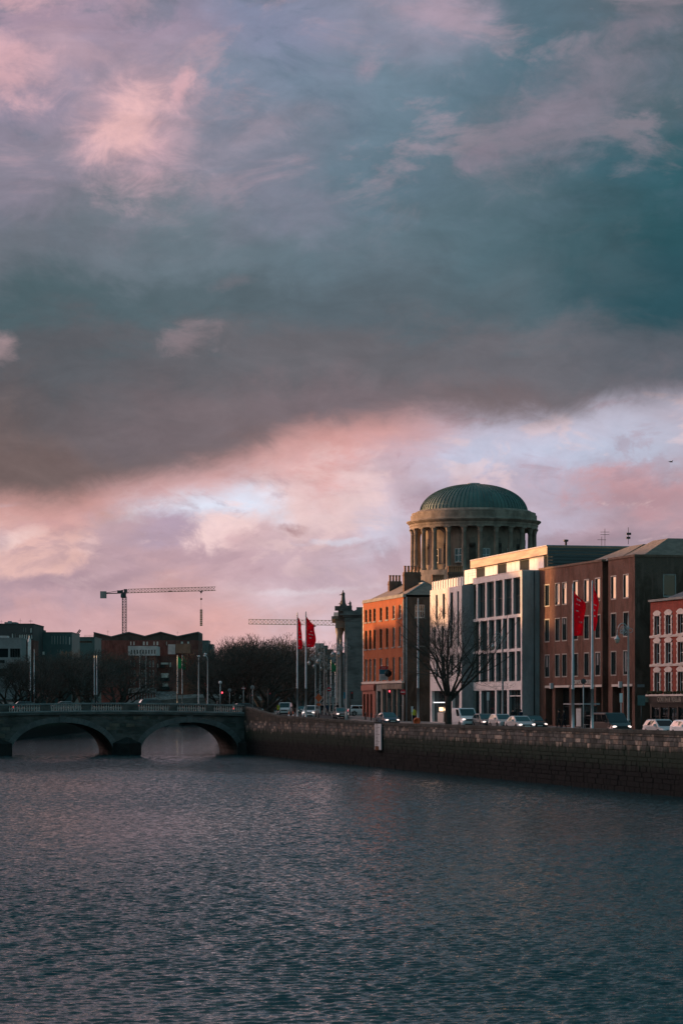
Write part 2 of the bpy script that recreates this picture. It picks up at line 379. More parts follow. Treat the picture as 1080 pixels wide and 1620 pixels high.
M_statue = mat('weathered statue stone', (.13, .125, .12), .85, .4, 2)
M_redlit = mat('lit red signal', (1.0, .06, .09), .4, 0, 1, emit=3.0)
M_warmlit = mat('lit shop lamp', (1.0, .62, .36), .4, 0, 1, emit=1.8)
M_whitelit = mat('lit strip lamp', (.86, .92, .95), .4, 0, 1, emit=.9)
def paint(name, c, r=.28): return mat(name, c, r, .05, 2, spec=.6)

def translucent(m, f):
    """thin cloth: part of the light comes through from behind"""
    nt = NT(m.node_tree); b = nt.n['Principled BSDF']; out = nt.n['Material Output']
    tr = nt.n.new('ShaderNodeBsdfTranslucent'); mx = nt.n.new('ShaderNodeMixShader'); mx.inputs[0].default_value = f
    tr.inputs[0].default_value = (.9, .02, .05, 1) if 'red' in m.name else (.05, .4, .22, 1)
    nt.l.new(b.outputs[0], mx.inputs[1]); nt.l.new(tr.outputs[0], mx.inputs[2]); nt.l.new(mx.outputs[0], out.inputs['Surface'])
translucent(M_flag, .5); translucent(M_green, .4)
# ------------------------------------------------------------------ mesh and object helpers
class MB:
    def __init__(s): s.v = []; s.f = []; s.sm = []
    def add(s, vs, fs, smooth=False):
        o = len(s.v); s.v += [tuple(v) for v in vs]
        for f in fs: s.f.append(tuple(i+o for i in f)); s.sm.append(smooth)
        return s
    def box(s, x0, x1, y0, y1, z0, z1, dx=0, dy=0):
        """box, optionally narrower at the top by dx, dy on every side"""
        vs = [(x0, y0, z0), (x1, y0, z0), (x1, y1, z0), (x0, y1, z0),
              (x0+dx, y0+dy, z1), (x1-dx, y0+dy, z1), (x1-dx, y1-dy, z1), (x0+dx, y1-dy, z1)]
        return s.add(vs, [(0, 3, 2, 1), (4, 5, 6, 7), (0, 1, 5, 4), (1, 2, 6, 5), (2, 3, 7, 6), (3, 0, 4, 7)])
    def prism(s, poly, z0, z1):
        n = len(poly)
        vs = [(x, y, z0) for x, y in poly]+[(x, y, z1) for x, y in poly]
        return s.add(vs, [tuple(range(n-1, -1, -1)), tuple(range(n, 2*n))]+[(i, (i+1) % n, n+(i+1) % n, n+i) for i in range(n)])
    def slab(s, poly, y0, y1):
        """polygon in x, z drawn through from y0 (front) to y1"""
        n = len(poly)
        vs = [(x, y0, z) for x, z in poly]+[(x, y1, z) for x, z in poly]
        return s.add(vs, [tuple(range(n)), tuple(range(2*n-1, n-1, -1))]+[(i, n+i, n+(i+1) % n, (i+1) % n) for i in range(n)])
    def quad(s, a, b, c, d): return s.add([a, b, c, d], [(0, 1, 2, 3)])
    def bar(s, p0, p1, w, h=None):
        return s.tube([p0, p1], [w/2*1.414]*2, 4)
    def tube(s, pts, rad, n=6, cap=True, smooth=None):
        pts = [Vector(p) for p in pts]
        if not hasattr(rad, '__len__'): rad = [rad]*len(pts)
        vs = []; fs = []
        for i, p in enumerate(pts):
            d = (pts[min(i+1, len(pts)-1)]-pts[max(i-1, 0)])
            if d.length < 1e-9: d = Vector((0, 0, 1))
            d.normalize()
            up = Vector((0, 0, 1)) if abs(d.z) < .95 else Vector((1, 0, 0))
            u = d.cross(up).normalized(); w = d.cross(u)
            off = pi/4 if n == 4 else 0
            for k in range(n):
                a = 2*pi*k/n+off
                vs.append(p+(u*cos(a)+w*sin(a))*rad[i])
        for i in range(len(pts)-1):
            for k in range(n):
                fs.append((i*n+k, i*n+(k+1) % n, (i+1)*n+(k+1) % n, (i+1)*n+k))
        if cap:
            fs.append(tuple(range(n-1, -1, -1))); fs.append(tuple(range((len(pts)-1)*n, len(pts)*n)))
        return s.add(vs, fs, (n > 4) if smooth is None else smooth)
    def lathe(s, prof, n=16, cx=0, cy=0, smooth=True, a0=0.0, a1=2*pi):
        vs = []; fs = []; full = abs(a1-a0-2*pi) < 1e-6
        m = n if full else n+1
        for r, z in prof:
            for k in range(m):
                a = a0+(a1-a0)*k/n
                vs.append((cx+r*cos(a), cy+r*sin(a), z))
        for i in range(len(prof)-1):
            for k in range(n):
                k2 = (k+1) % m
                fs.append((i*m+k, i*m+k2, (i+1)*m+k2, (i+1)*m+k))
        return s.add(vs, fs, smooth)
    def ball(s, c, r, n=8, m=6, sx=1, sy=1, sz=1):
        prof = [(max(1e-4, cos(-pi/2+pi*i/m))*r, sin(-pi/2+pi*i/m)*r) for i in range(m+1)]
        t = MB(); t.lathe(prof, n)
        return s.add([(c[0]+x*sx, c[1]+y*sy, c[2]+z*sz) for x, y, z in t.v], t.f, True)
    def mesh(s, name, m):
        me = bpy.data.meshes.new(name); me.from_pydata(s.v, [], s.f)
        me.polygons.foreach_set('use_smooth', s.sm)
        for x in (m if isinstance(m, (list, tuple)) else [m]): me.materials.append(x)
        me.update(); return me
    def obj(s, name, m, parent=None, label=None, kind=None, loc=None, rotz=None):
        o = bpy.data.objects.new(name, s.mesh(name, m)); COL.objects.link(o)
        if parent is not None: o.parent = parent
        if label: o['label'] = label
        if kind: o['kind'] = kind
        if loc is not None: o.location = loc
        if rotz is not None: o.rotation_euler = (0, 0, rotz)
        return o

def share(name, me, parent, loc=(0, 0, 0), rotz=0.0, scale=None):
    o = bpy.data.objects.new(name, me); COL.objects.link(o); o.parent = parent
    o.location = loc; o.rotation_euler = (0, 0, rotz)
    if scale: o.scale = scale
    return o
def tag(o, label, cat, group=None):
    o['label'] = label; o['category'] = cat
    if group: o['group'] = group
    return o
def thing(name, label, cat, loc=(0, 0, 0), rotz=0.0, group=None):
    o = bpy.data.objects.new(name, None); COL.objects.link(o); o.empty_display_size = .5
    o.location = loc; o.rotation_euler = (0, 0, rotz)
    return tag(o, label, cat, group)
def copy_tree(o, loc, rotz, label=None, parent=None):
    c = o.copy(); COL.objects.link(c)
    if parent is None:
        c.location = loc; c.rotation_euler = (0, 0, rotz)
        if label: c['label'] = label
    else: c.parent = parent
    for ch in o.children: copy_tree(ch, None, None, None, c)
    return c
def text_mesh(body, size, m, name, parent, loc, rot, depth=.02, align='CENTER', sx=1.0):
    cu = bpy.data.curves.new(name, 'FONT'); cu.body = body; cu.size = size; cu.extrude = depth
    cu.align_x = align; cu.align_y = 'CENTER'; cu.resolution_u = 2
    t = bpy.data.objects.new(name+'_curve', cu); COL.objects.link(t)
    bpy.context.view_layer.update()
    me = bpy.data.meshes.new_from_object(t.evaluated_get(bpy.context.evaluated_depsgraph_get()))
    bpy.data.objects.remove(t); bpy.data.curves.remove(cu)
    me.materials.clear(); me.materials.append(m)
    o = bpy.data.objects.new(name, me); COL.objects.link(o); o.parent = parent
    o.location = loc; o.rotation_euler = rot; o.scale = (sx, 1, 1)
    return o

# ------------------------------------------------------------------ the lie of the place
def interp(tab, y):
    if y <= tab[0][0]: return tab[0][1]
    for (a, u), (b, v) in zip(tab, tab[1:]):
        if y <= b: return u+(v-u)*(y-a)/(b-a)
    return tab[-1][1]
WATER = EYE-6.5
def sz(y):  # street level
    return interp([(150, -.08), (210, 0), (262, .24), (317, .42), (338, .95), (900, .95), (1000, .3)], y)
def wz(y):  # top of the quay wall
    return EYE-interp([(170, 1.84), (263, 1.85), (292, 1.5), (313, 1.33), (321, .92), (329, .4), (334, .22)], y)
def wx(y):  # face of the right quay wall
    return 66-.236*y if y <= 334 else -12.82-.0157*(y-334)
def lx(y):  # face of the left quay wall
    return -42.66-(260-y)*.08 if y < 260 else 66-.236*y-47.3 if y <= 332 else -59.65-.0135*(y-332)
def K(px): return (px-540.0)/F
def at(px, off):
    """point that shows in photo column px, off metres in from the face of the quay wall"""
    y = (66+off*1.0275)/(K(px)+.236)
    if y > 334:
        y = 334.0
        for _ in range(40):
            xx = wx(y)+off; y += (xx-K(px)*y)/max(.02, (K(px)+.0157))*.5
    return Vector((K(px)*y, y, sz(y)))
def atY(px, y, z=None): return Vector((K(px)*y, y, sz(y) if z is None else z))
def zat(py, y): return EYE-(py-HOR)/F*y
DOWN = atan2(-.9733, .2297)           # heading of traffic coming down the quay

class Fac:
    """a facade: origin at the end that shows left, local x along it, local y inwards, z up"""
    def __init__(s, o, slope):
        L = sqrt(1+slope*slope); s.a, s.b = slope/L, 1/L; s.X, s.Y = o
        s.rot = atan2(-s.b, s.a)
    def s(s_, px, y=0.0):
        k = K(px); return (k*(s_.Y+s_.a*y)-s_.X-s_.b*y)/(s_.a+k*s_.b)
    def depth(s_, s, y=0.0): return s_.Y-s_.b*s+s_.a*y
    def z(s_, py, px, y=0.0): return zat(py, s_.depth(s_.s(px, y), y))
    def root(s_, name, label, cat): return thing(name, label, cat, (s_.X, s_.Y, 0), s_.rot)

def wall_grid(mb, x0, x1, z0, z1, holes, y=0.0, reveal=.22):
    """wall face at y looking to -y with rectangular holes and their reveals"""
    xs = sorted({x0, x1, *[h[0] for h in holes], *[h[1] for h in holes]})
    zs = sorted({z0, z1, *[h[2] for h in holes], *[h[3] for h in holes]})
    for i in range(len(xs)-1):
        for j in range(len(zs)-1):
            cx, cz = (xs[i]+xs[i+1])/2, (zs[j]+zs[j+1])/2
            if any(h[0] < cx < h[1] and h[2] < cz < h[3] for h in holes): continue
            mb.quad((xs[i], y, zs[j]), (xs[i+1], y, zs[j]), (xs[i+1], y, zs[j+1]), (xs[i], y, zs[j+1]))
    for a, b, c, d in holes:
        r = y+reveal
        mb.quad((a, y, c), (a, r, c), (a, r, d), (a, y, d)); mb.quad((b, r, c), (b, y, c), (b, y, d), (b, r, d))
        mb.quad((a, y, d), (a, r, d), (b, r, d), (b, y, d)); mb.quad((a, r, c), (a, y, c), (b, y, c), (b, r, c))
def wall_end(mb, x, y0, y1, z0, z1, holes, reveal=.2):
    """wall at x looking to +x; holes in y, z"""
    t = MB(); wall_grid(t, y0, y1, z0, z1, holes, 0, reveal)
    mb.add([(x-q, p, z) for p, q, z in t.v], t.f)
def window(parent, x0, x1, z0, z1, y, fm, gm, bars=(1, 1), fw=.07, end=None, dep=.06):
    """frame (> pane) filling an opening; end=x turns it into the wall that looks to +x"""
    def mp(vs): return vs if end is None else [(end-q, p, z) for p, q, z in vs]
    f = MB()
    f.box(x0, x1, y, y+dep, z0, z0+fw); f.box(x0, x1, y, y+dep, z1-fw, z1)
    f.box(x0, x0+fw, y+.001, y+dep, z0+fw, z1-fw); f.box(x1-fw, x1, y+.001, y+dep, z0+fw, z1-fw)
    for i in range(1, bars[0]):
        x = x0+(x1-x0)*i/bars[0]; f.box(x-fw*.3, x+fw*.3, y+.01, y+dep, z0+fw, z1-fw)
    for j in range(1, bars[1]):
        z = z0+(z1-z0)*j/bars[1]; f.box(x0+fw, x1-fw, y+.012, y+dep, z-fw*.35, z+fw*.35)
    f.v = mp(f.v); w = f.obj('window', fm, parent)
    p = MB(); p.box(x0+fw, x1-fw, y+dep-.015, y+dep+.01, z0+fw, z1-fw); p.v = mp(p.v); p.obj('pane', gm, w)
    return w

# ------------------------------------------------------------------ ground, water, roads
def strip(mb, rows):
    """rows of (y, [(x, z) ...]) joined into a sheet"""
    n = len(rows[0][1]); vs = [(x, y, z) for y, r in rows for x, z in r]; fs = []
    for i in range(len(rows)-1):
        for k in range(n-1): fs.append((i*n+k, i*n+k+1, (i+1)*n+k+1, (i+1)*n+k))
    return mb.add(vs, fs)
YS = [-60, 0, 60, 120, 150, 170, 190, 210, 230, 250, 262, 275, 290, 300, 310, 317, 322, 327, 332, 338, 350, 380, 420, 480, 560, 640, 720, 800, 880]
g = MB()
strip(g, [(y, [(wx(y)+.45, sz(y)-.16), (wx(y)+30, sz(y)-.16), (wx(y)+4200, sz(y)-.16)]) for y in YS])
strip(g, [(y, [(lx(y)-4200, sz(y)-.16), (lx(y)-30, sz(y)-.16), (lx(y)-.45, sz(y)-.16)]) for y in YS])
strip(g, [(y, [(-4300, .4), (-73, .5), (-20, .5), (4300, .4)]) for y in (880.01, 1000, 2000, 4500)])
g.obj('ground', M_ground, kind='structure')
r = MB()
def band(mb, f, o0, o1, dz, ys=None, sgn=1):
    strip(mb, [(y, [(f(y)+sgn*o0, sz(y)+dz), (f(y)+sgn*o1, sz(y)+dz)] if sgn > 0 else [(f(y)-o1, sz(y)+dz), (f(y)-o0, sz(y)+dz)]) for y in (ys or YS)])
band(r, wx, 3.2, 12.6, 0.0); band(r, lx, 3.2, 12.6, 0.0, None, -1)
r.obj('road', M_asph, kind='structure')
p = MB()
for f, sg in ((wx, 1), (lx, -1)):
    band(p, f, .45, 3.05, .12, None, sg); band(p, f, 12.75, 18.2, .12, None, sg)
p.obj('pavement', M_pave, kind='structure')
k = MB()
for f, sg in ((wx, 1), (lx, -1)):
    for o in (3.05, 12.6):
        band(k, f, o, o+.15, .124, None, sg)
        for oo in (o, o+.15):
            strip(k, [(y, [(f(y)+sg*oo, sz(y)-.02), (f(y)+sg*oo, sz(y)+.124)]) for y in YS])
k.obj('kerb', M_kerb, kind='structure')
ln = MB()
y = 180.0
while y < 500:
    for o in (6.3, 9.5):
        band(ln, wx, o, o+.12, .008, [y, y+2])
    y += 6
band(ln, wx, 3.5, 3.6, .008); band(ln, wx, 12.1, 12.2, .008)
ln.obj('road_marking', M_line, kind='structure')

def water_mat():
    m = bpy.data.materials.new('river water'); m.use_nodes = True
    nt = NT(m.node_tree); b = nt.n['Principled BSDF']
    pos = nt.n.new('ShaderNodeNewGeometry').outputs['Position']
    b.inputs['Base Color'].default_value = (.008, .040, .047, 1)
    b.inputs['Roughness'].default_value = .07; b.inputs['IOR'].default_value = 1.22
    def height(dx, dy):
        q = nt.vmath('ADD', pos, (dx, dy, 0))
        return nt.math('ADD', nt.math('MULTIPLY', nt.noise(nt.vmath('MULTIPLY', q, (2.6, 3.8, 1)), 1.0, 2, .6, .4), nt.math('MULTIPLY', nt.mrange(nt.sep(q)[1], 318, 334, 1.0, .25, False), nt.mrange(nt.sep(q)[1], 55, 170, .036, .125, False))), nt.math('MULTIPLY', nt.noise(nt.vmath('MULTIPLY', q, (.5, .8, 1)), 1.0, 2, .55, .4), nt.mrange(nt.sep(q)[1], 318, 334, 0.0, .13, False)))
    d = .05; h0 = height(0, 0)
    gx = nt.math('MULTIPLY', nt.math('SUBTRACT', h0, height(d, 0)), 1/d)
    gy = nt.math('MULTIPLY', nt.math('SUBTRACT', h0, height(0, d)), 1/d)
    g0 = nt.n.new('ShaderNodeNewGeometry').outputs['Normal']
    nt.put(b.inputs['Normal'], nt.vmath('NORMALIZE', nt.vmath('ADD', g0, nt.comb(gx, gy, 0.0))))
    return m
def river():
    import numpy as np
    rs = np.random.RandomState(5)
    ys = [36.0]
    while ys[-1] < 332: ys.append(ys[-1]+min(.2, max(.06, ys[-1]*.0007)))
    Y = np.array(ys); NC = 380
    U = np.linspace(-640, 640, NC)/F
    YY = np.repeat(Y[:, None], NC, 1); XX = YY*U[None, :]
    H = np.zeros_like(XX)
    patch = np.zeros_like(XX)
    for _ in range(9):
        lam = rs.uniform(18, 90); th = rs.uniform(0, np.pi); patch += np.sin(2*np.pi/lam*(XX*np.cos(th)*1.6+YY*np.sin(th)*.7)+rs.uniform(0, 6.28))
    patch = 1.0+.17*patch
    N = 100
    for i in range(N):
        lam = .21*(.72/.21)**rs.uniform(0, 1)
        th = np.pi/2+rs.normal(0, .62); k = 2*np.pi/lam
        s = SLOPE*np.sqrt(2.0/N)
        ph = k*(XX*np.cos(th)+YY*np.sin(th))+rs.uniform(0, 6.28)
        ph += .9*np.sin(XX*rs.uniform(.05, .16)+YY*rs.uniform(.02, .07)+rs.uniform(0, 6.28))
        H += s/k*np.sin(ph)*np.clip(lam/(3.2*np.gradient(Y))-.25, 0, 1)[:, None]
    H *= np.clip(patch, .45, 1.7)
    H *= np.clip((332-YY)/14.0, 0, 1)
    co = np.stack([XX, YY, WATER+H], -1).reshape(-1, 3)
    nr = len(Y); idx = np.arange(nr*NC).reshape(nr, NC)
    q = np.stack([idx[:-1, :-1], idx[:-1, 1:], idx[1:, 1:], idx[1:, :-1]], -1).reshape(-1, 4)
    # flat sheets: beside the rippled reach, behind the camera and beyond the bridge
    e = co.shape[0]; u = 640/F
    ex = [(-900, -60), (900, -60), (900, 36), (36*u, 36), (-36*u, 36), (-900, 36), (-900, 332), (-332*u, 332), (332*u, 332), (900, 332), (900, 879), (-900, 879)]
    co = np.concatenate([co, np.array([(x, y, WATER) for x, y in ex])])
    polys = [(0, 1, 2, 3, 4, 5), (5, 4, 7, 6), (3, 2, 9, 8), (6, 7, 8, 9, 10, 11)]
    me = bpy.data.meshes.new('river_water')
    loops = np.concatenate([q.reshape(-1)]+[np.array(p)+e for p in polys])
    tot = np.concatenate([np.full(len(q), 4), np.array([len(p) for p in polys])]); st = np.concatenate([[0], np.cumsum(tot)[:-1]])
    me.vertices.add(len(co)); me.vertices.foreach_set('co', co.astype(np.float32).ravel())
    me.loops.add(len(loops)); me.loops.foreach_set('vertex_index', loops.astype(np.int32))
    me.polygons.add(len(tot)); me.polygons.foreach_set('loop_start', st.astype(np.int32)); me.polygons.foreach_set('loop_total', tot.astype(np.int32))
    me.polygons.foreach_set('use_smooth', np.ones(len(tot), bool))
    me.update(calc_edges=True); me.validate()
    me.materials.append(water_mat())
    o = bpy.data.objects.new('river_water', me); COL.objects.link(o); o['kind'] = 'structure'
SLOPE = .14
river()

# ------------------------------------------------------------------ quay walls
def tone_stone(name, c, v):
    """quay stone, weed-stained towards the water where the tide wets it"""
    m = bpy.data.materials.new(name); m.use_nodes = True
    nt = NT(m.node_tree); b = nt.n['Principled BSDF']
    pos = nt.n.new('ShaderNodeNewGeometry').outputs['Position']; x, y, z = nt.sep(pos)
    n1 = nt.noise(pos, .5, 6, .62, .4); n2 = nt.noise(nt.vmath('MULTIPLY', pos, (1.6, 1.6, .25)), 1.3, 5, .6)
    n3 = nt.noise(pos, 3.5, 4, .6)
    base = nt.mix(nt.mrange(n3, .35, .65), (*c, 1), tuple(k*.6 for k in c))
    base = nt.mix(nt.math('MULTIPLY', nt.mrange(nt.math('ADD', z, nt.math('MULTIPLY', n1, 1.2)), .75, 1.15), .8), base, (.030, .034, .027, 1))
    base = nt.mix(nt.math('MULTIPLY', nt.mrange(n1, .46, .62), .72), base, (.040, .043, .040, 1))
    algae = nt.math('ADD', z, nt.math('MULTIPLY', nt.math('SUBTRACT', n2, .5), 1.9))
    base = nt.mix(nt.mrange(algae, -.25, -.95), base, (.018, .033, .025, 1))
    base = nt.mix(nt.mrange(algae, -1.5, -2.3), base, (.006, .010, .011, 1))
    nt.put(b.inputs['Base Color'], base); b.inputs['Roughness'].default_value = .85; b.inputs['Specular IOR Level'].default_value = .08
    bn = nt.n.new('ShaderNodeBump'); bn.inputs['Strength'].default_value = .6; bn.inputs['Distance'].default_value = .05
    nt.put(bn.inputs['Height'], n3); nt.put(b.inputs['Normal'], bn.outputs[0])
    return m
Q_STONE = [tone_stone('quay stone tone', (.16, .152, .14), 0), tone_stone('quay stone warm', (.29, .225, .18), 0), tone_stone('quay stone grey', (.13, .13, .122), 0), tone_stone('quay stone pale', (.46, .37, .30), 0)]
Q_BACK = tone_stone('quay wall joints', (.05, .046, .042), 0)
Q_COPE = mat('quay coping granite', (.070, .076, .068), .85, .45, .7, world=True, bump=.3)

def quay_wall():
    root = thing('quay_wall', 'long dark stone quay wall along the right bank, stained with weed towards the water', 'quay wall')
    b = MB(); rows = []
    ys = [y for y in YS if y >= 150 and y < 332]+[334]
    strip(b, [(y, [(wx(y), WATER-1.2), (wx(y), wz(y)-.28)]) for y in ys])
    strip(b, [(y, [(wx(y), wz(y)-.28), (wx(y)+.5, wz(y)-.28), (wx(y)+.5, -1.5)]) for y in ys])
    b.obj('wall_core', Q_BACK, root)
    dirx, diry = -.2297, .9733; nx, ny = -.9733, -.2297
    def P(s, h, o):          # s metres from y = 150 along the wall face, o proud of it
        y = 150+s*diry
        return (wx(y)+nx*o, y+ny*o, h)
    stones = []
    rng = random.Random(11)
    zc = WATER-.5; ci = 0
    zs_ = []
    while zc < 2.4:
        hh = rng.choice([.32, .36, .40, .44]); zs_.append((zc, zc+hh)); zc += hh
    for z0, z1 in zs_:
        s = 18+rng.uniform(0, .8)
        while s < 188:
            L = rng.uniform(.5, 1.25); y = 150+s*diry
            top = wz(y)-.30
            if z0 < top-.12:
                stones.append((s, s+L-.03, z0+.012, min(z1, top)-.012, rng.uniform(.015, .07), rng.random()))
            s += L
    stones.sort(key=lambda t: t[0] - (18 if t[2] > -2.0 else -25))
    def geom(mb, t):
        s0, s1, z0, z1, o, q = t; c = .02
        vs = [P(s0, z0, .0), P(s1, z0, .0), P(s1, z1, .0), P(s0, z1, .0), P(s0+c, z0+c, o), P(s1-c, z0+c, o*1.1), P(s1-c, z1-c, o), P(s0+c, z1-c, o*.9)]
        mb.add(vs, [(4, 7, 6, 5), (0, 4, 5, 1), (1, 5, 6, 2), (2, 6, 7, 3), (3, 7, 4, 0)])
    def mi(q): return 0 if q < .40 else 1 if q < .55 else 2 if q < .86 else 3
    for t in stones[:290]:
        m = MB(); geom(m, t); m.obj('stone', Q_STONE[mi(t[5])], root)
    rest = MB(); idx = []
    for t in stones[290:]:
        geom(rest, t); idx += [mi(t[5])]*5
    o = rest.obj('far_stones', Q_STONE, root, kind='stuff')
    o.data.polygons.foreach_set('material_index', idx)
    s = 18.0
    while s < 188:
        L = rng.uniform(1.2, 1.7); y0 = 150+s*diry; y1 = 150+(s+L-.02)*diry
        a, bz = wz(y0), wz(y1); d = rng.uniform(.04, .075)
        m = MB()
        vs = []
        for ss, zz in ((s, a), (s+L-.015, bz)):
            for o_, h in ((d, -.28), (d, -.03), (d-.03, 0), (-.52, 0), (-.55, -.28)): vs.append(P(ss, zz+h, o_))
        m.add(vs, [(0, 1, 6, 5), (1, 2, 7, 6), (2, 3, 8, 7), (3, 4, 9, 8), (0, 4, 3, 2, 1), (5, 6, 7, 8, 9)])
        m.obj('coping_stone', Q_COPE, root); s += L
    return root
quay_wall()
for nm, f, y0, lab in (('quay_wall', wx, 352, 'stone quay wall of the right bank beyond the arched bridge'), ('quay_wall', lx, 150, 'shadowed stone quay wall of the left bank seen through the arches')):
    b = MB(); ys = [y0]+[y for y in YS if y > y0]
    sg = 1 if f is wx else -1
    strip(b, [(y, [(f(y), WATER-1), (f(y), sz(y)+.9), (f(y)+sg*.5, sz(y)+.9), (f(y)+sg*.5, sz(y)-.5)]) for y in ys])
    tag(b.obj(nm, Q_BACK), lab, 'quay wall')
b = MB(); b.box(-80, -10, 879, 881, WATER-1, 1.3); tag(b.obj('quay_wall', Q_BACK), 'far river wall closing the view behind the second bridge', 'quay wall')

# tide gauge board with ladder on the quay wall
def tide_board():
    f = Fac((wx(262), 262.0), .236)
    s0, s1 = f.s(596.5), f.s(606.5)
    root = f.root('tide_board', 'tall white tide gauge board with ladder rail fixed to the quay wall', 'tide board')
    zt, zb = f.z(1145, 601), f.z(1186, 601)
    m = MB(); m.box(s0, s1, -.28, -.20, zb, zt); m.obj('board', M_signw, root)
    m = MB()
    for i in range(18):
        z = zb+(zt-zb)*(i+.5)/18; m.box(s0+.5, s0+(1.4 if i % 5 else 2.0), -.288, -.278, z-.03, z+.03)
    m.obj('scale_mark', M_black, root)
    m = MB(); m.box(s0+.2, s0+1.8, -.292, -.26, zb-.05, zb+.35); m.obj('rust_bracket', mat('rusty iron', (.16, .07, .035), .9, .3, 4), root)
    m = MB()
    for x in (s0-.2, s0+.5, s0+1.2, s0+1.9, s1): m.tube([(x, -.25, zt), (x, -.25, zt+.9)], .035, 5)
    m.tube([(s0-.2, -.25, zt+.9), (s1, -.25, zt+.9)], .035, 5)
    m.obj('rail', M_dark_iron, root)
tide_board()

# ------------------------------------------------------------------ stone bridge with three arches
def bridge():
    bx, by = -12.82, 333.9; L = 47.4
    ox, oy = bx-.9733*L, by-.2297*L
    root = thing('stone_bridge', 'low dark stone bridge with three arches and a balustrade across the river', 'bridge', (ox, oy, 0), atan2(.2297, .9733))
    a, b_ = .9733, .2297
    def S(px): k = K(px); return (k*oy-ox)/(a-k*b_)
    def crown(x): return EYE+.28-.50*((x-S(180))/24.0)**2
    W = 14.0
    spans = [(S(18)-17.2, S(18)-3.6), (S(18), S(180)), (S(222), S(378))]
    rise = 4.15
    def soff(x):
        for s0, s1 in spans:
            if s0 < x < s1:
                u = (x-(s0+s1)/2)/((s1-s0)/2); return WATER+.05+rise*sqrt(max(0, 1-abs(u)**2.15))
        return None
    X = [0.0]
    for s0, s1 in spans:
        n = 28; X += [s0+(s1-s0)*(.5-.5*cos(pi*i/n)) for i in range(n+1)]
    X = sorted(x for x in X if x >= -1)+[L+.6]
    body = MB()
    def ztop(x): return crown(x)-1.32
    for x0, x1 in zip(X, X[1:]):
        if x1-x0 < 1e-6: continue
        z0, z1 = soff(x0+1e-6), soff(x1-1e-6)
        lo0 = z0 if z0 is not None else WATER-1.0; lo1 = z1 if z1 is not None else WATER-1.0
        mid = soff((x0+x1)/2)
        if mid is None: lo0 = lo1 = WATER-1.0
        for y, fl in ((0, False), (W, True)):
            q = [(x0, y, lo0), (x1, y, lo1), (x1, y, ztop(x1)), (x0, y, ztop(x0))]
            body.quad(*(q if not fl else q[::-1]))
        if mid is not None: body.quad((x0, 0, lo0), (x0, W, lo0), (x1, W, lo1), (x1, 0, lo1))
    for s0, s1 in spans:
        for x, fl in ((s0, 1), (s1, -1)):
            if x > 0: body.quad((x, 0, WATER-1), (x, W, WATER-1), (x, W, WATER+.06), (x, 0, WATER+.06))
    body.obj('spandrel', M_bridge, root)
    deck = MB()
    xs = [L*i/16 for i in range(17)]
    strip(deck, [(x, [(0.0, 0), (W, 0)]) for x in xs])
    deck.v = [(v[1], v[0], ztop(v[1])+.1) for v in deck.v]; deck.f = [f[::-1] for f in deck.f]
    deck.obj('deck', M_asph, root)
    # voussoirs
    for s0, s1 in spans[1:]:
        n = 27
        pts = []
        for i in range(n+1):
            u = -cos(pi*i/n); x = (s0+s1)/2+u*(s1-s0)/2
            z = WATER+.05+rise*sqrt(max(0, 1-abs(u)**2.15)); pts.append((x, z))
        cx = (s0+s1)/2
        for i in range(n):
            (xa, za), (xb, zb) = pts[i], pts[i+1]
            h = .72 if i != n//2 else .95
            def out(x, z):
                d = Vector((x-cx, (z-WATER)*1.2+1.5)).normalized(); return (x+d.x*h, z+d.y*h)
            g_ = .02
            P0, P1 = Vector((xa, za)), Vector((xb, zb)); t = (P1-P0).normalized()*g_
            A_, B_ = P0+t, P1-t; C_, D_ = Vector(out(*B_)), Vector(out(*A_))
            m = MB(); m.slab([tuple(A_), tuple(B_), tuple(C_), tuple(D_)], -.06 if i != n//2 else -.14, .02)
            m.obj('voussoir', M_bridge_v, root)
    # coursed stones of the face
    rng = random.Random(9); nst = 0
    z = WATER+.3
    while z < EYE-1.3:
        h = rng.choice([.42, .48, .54]); x = S(0)-2+rng.uniform(0, .8)
        while x < L-.2:
            w = rng.uniform(.8, 1.5); ok = x > .1 and x+w < L and z+h < min(ztop(x), ztop(x+w))-.26
            for s0, s1 in spans:
                for xx in (x, x+w/2, x+w):
                    so = soff(xx)
                    if so is not None and z < so+.80: ok = False
                if min(abs(x-s0), abs(x+w-s0), abs(x-s1), abs(x+w-s1)) < .75 and z < WATER+2.6: ok = False
            if ok and nst < 290:
                m = MB(); c = .015; o_ = rng.uniform(.02, .05)
                m.add([(x+.012, 0, z+.012), (x+w-.012, 0, z+.012), (x+w-.012, 0, z+h-.012), (x+.012, 0, z+h-.012), (x+.03, -o_, z+.03), (x+w-.03, -o_, z+.03), (x+w-.03, -o_, z+h-.03), (x+.03, -o_, z+h-.03)], [(4, 5, 6, 7), (0, 1, 5, 4), (1, 2, 6, 5), (2, 3, 7, 6), (3, 0, 4, 7)])
                m.obj('stone', rng.choice([M_bridge, M_bridge, M_br2, M_br3]), root); nst += 1
            x += w
        z += h
    # string courses, cornice
    def course(name, dz0, dz1, y0, mm):
        m = MB()
        for x0, x1 in zip(xs, xs[1:]):
            vs = []
            for x in (x0, x1):
                for y, dz in ((y0, dz0), (y0, dz1), (.3, dz1), (.3, dz0)): vs.append((x, y, crown(x)+dz))
            m.add(vs, [(0, 1, 5, 4)[::-1], (1, 2, 6, 5)[::-1], (3, 0, 4, 7)[::-1]])
        m.obj(name, mm, root)
    course('cornice', -1.52, -1.18, -.28, M_bridge)
    course('plinth', -1.18, -1.0, -.06, M_bridge_l)
    course('coping', -.20, 0.0, -.10, M_bridge_l)
    m = MB()
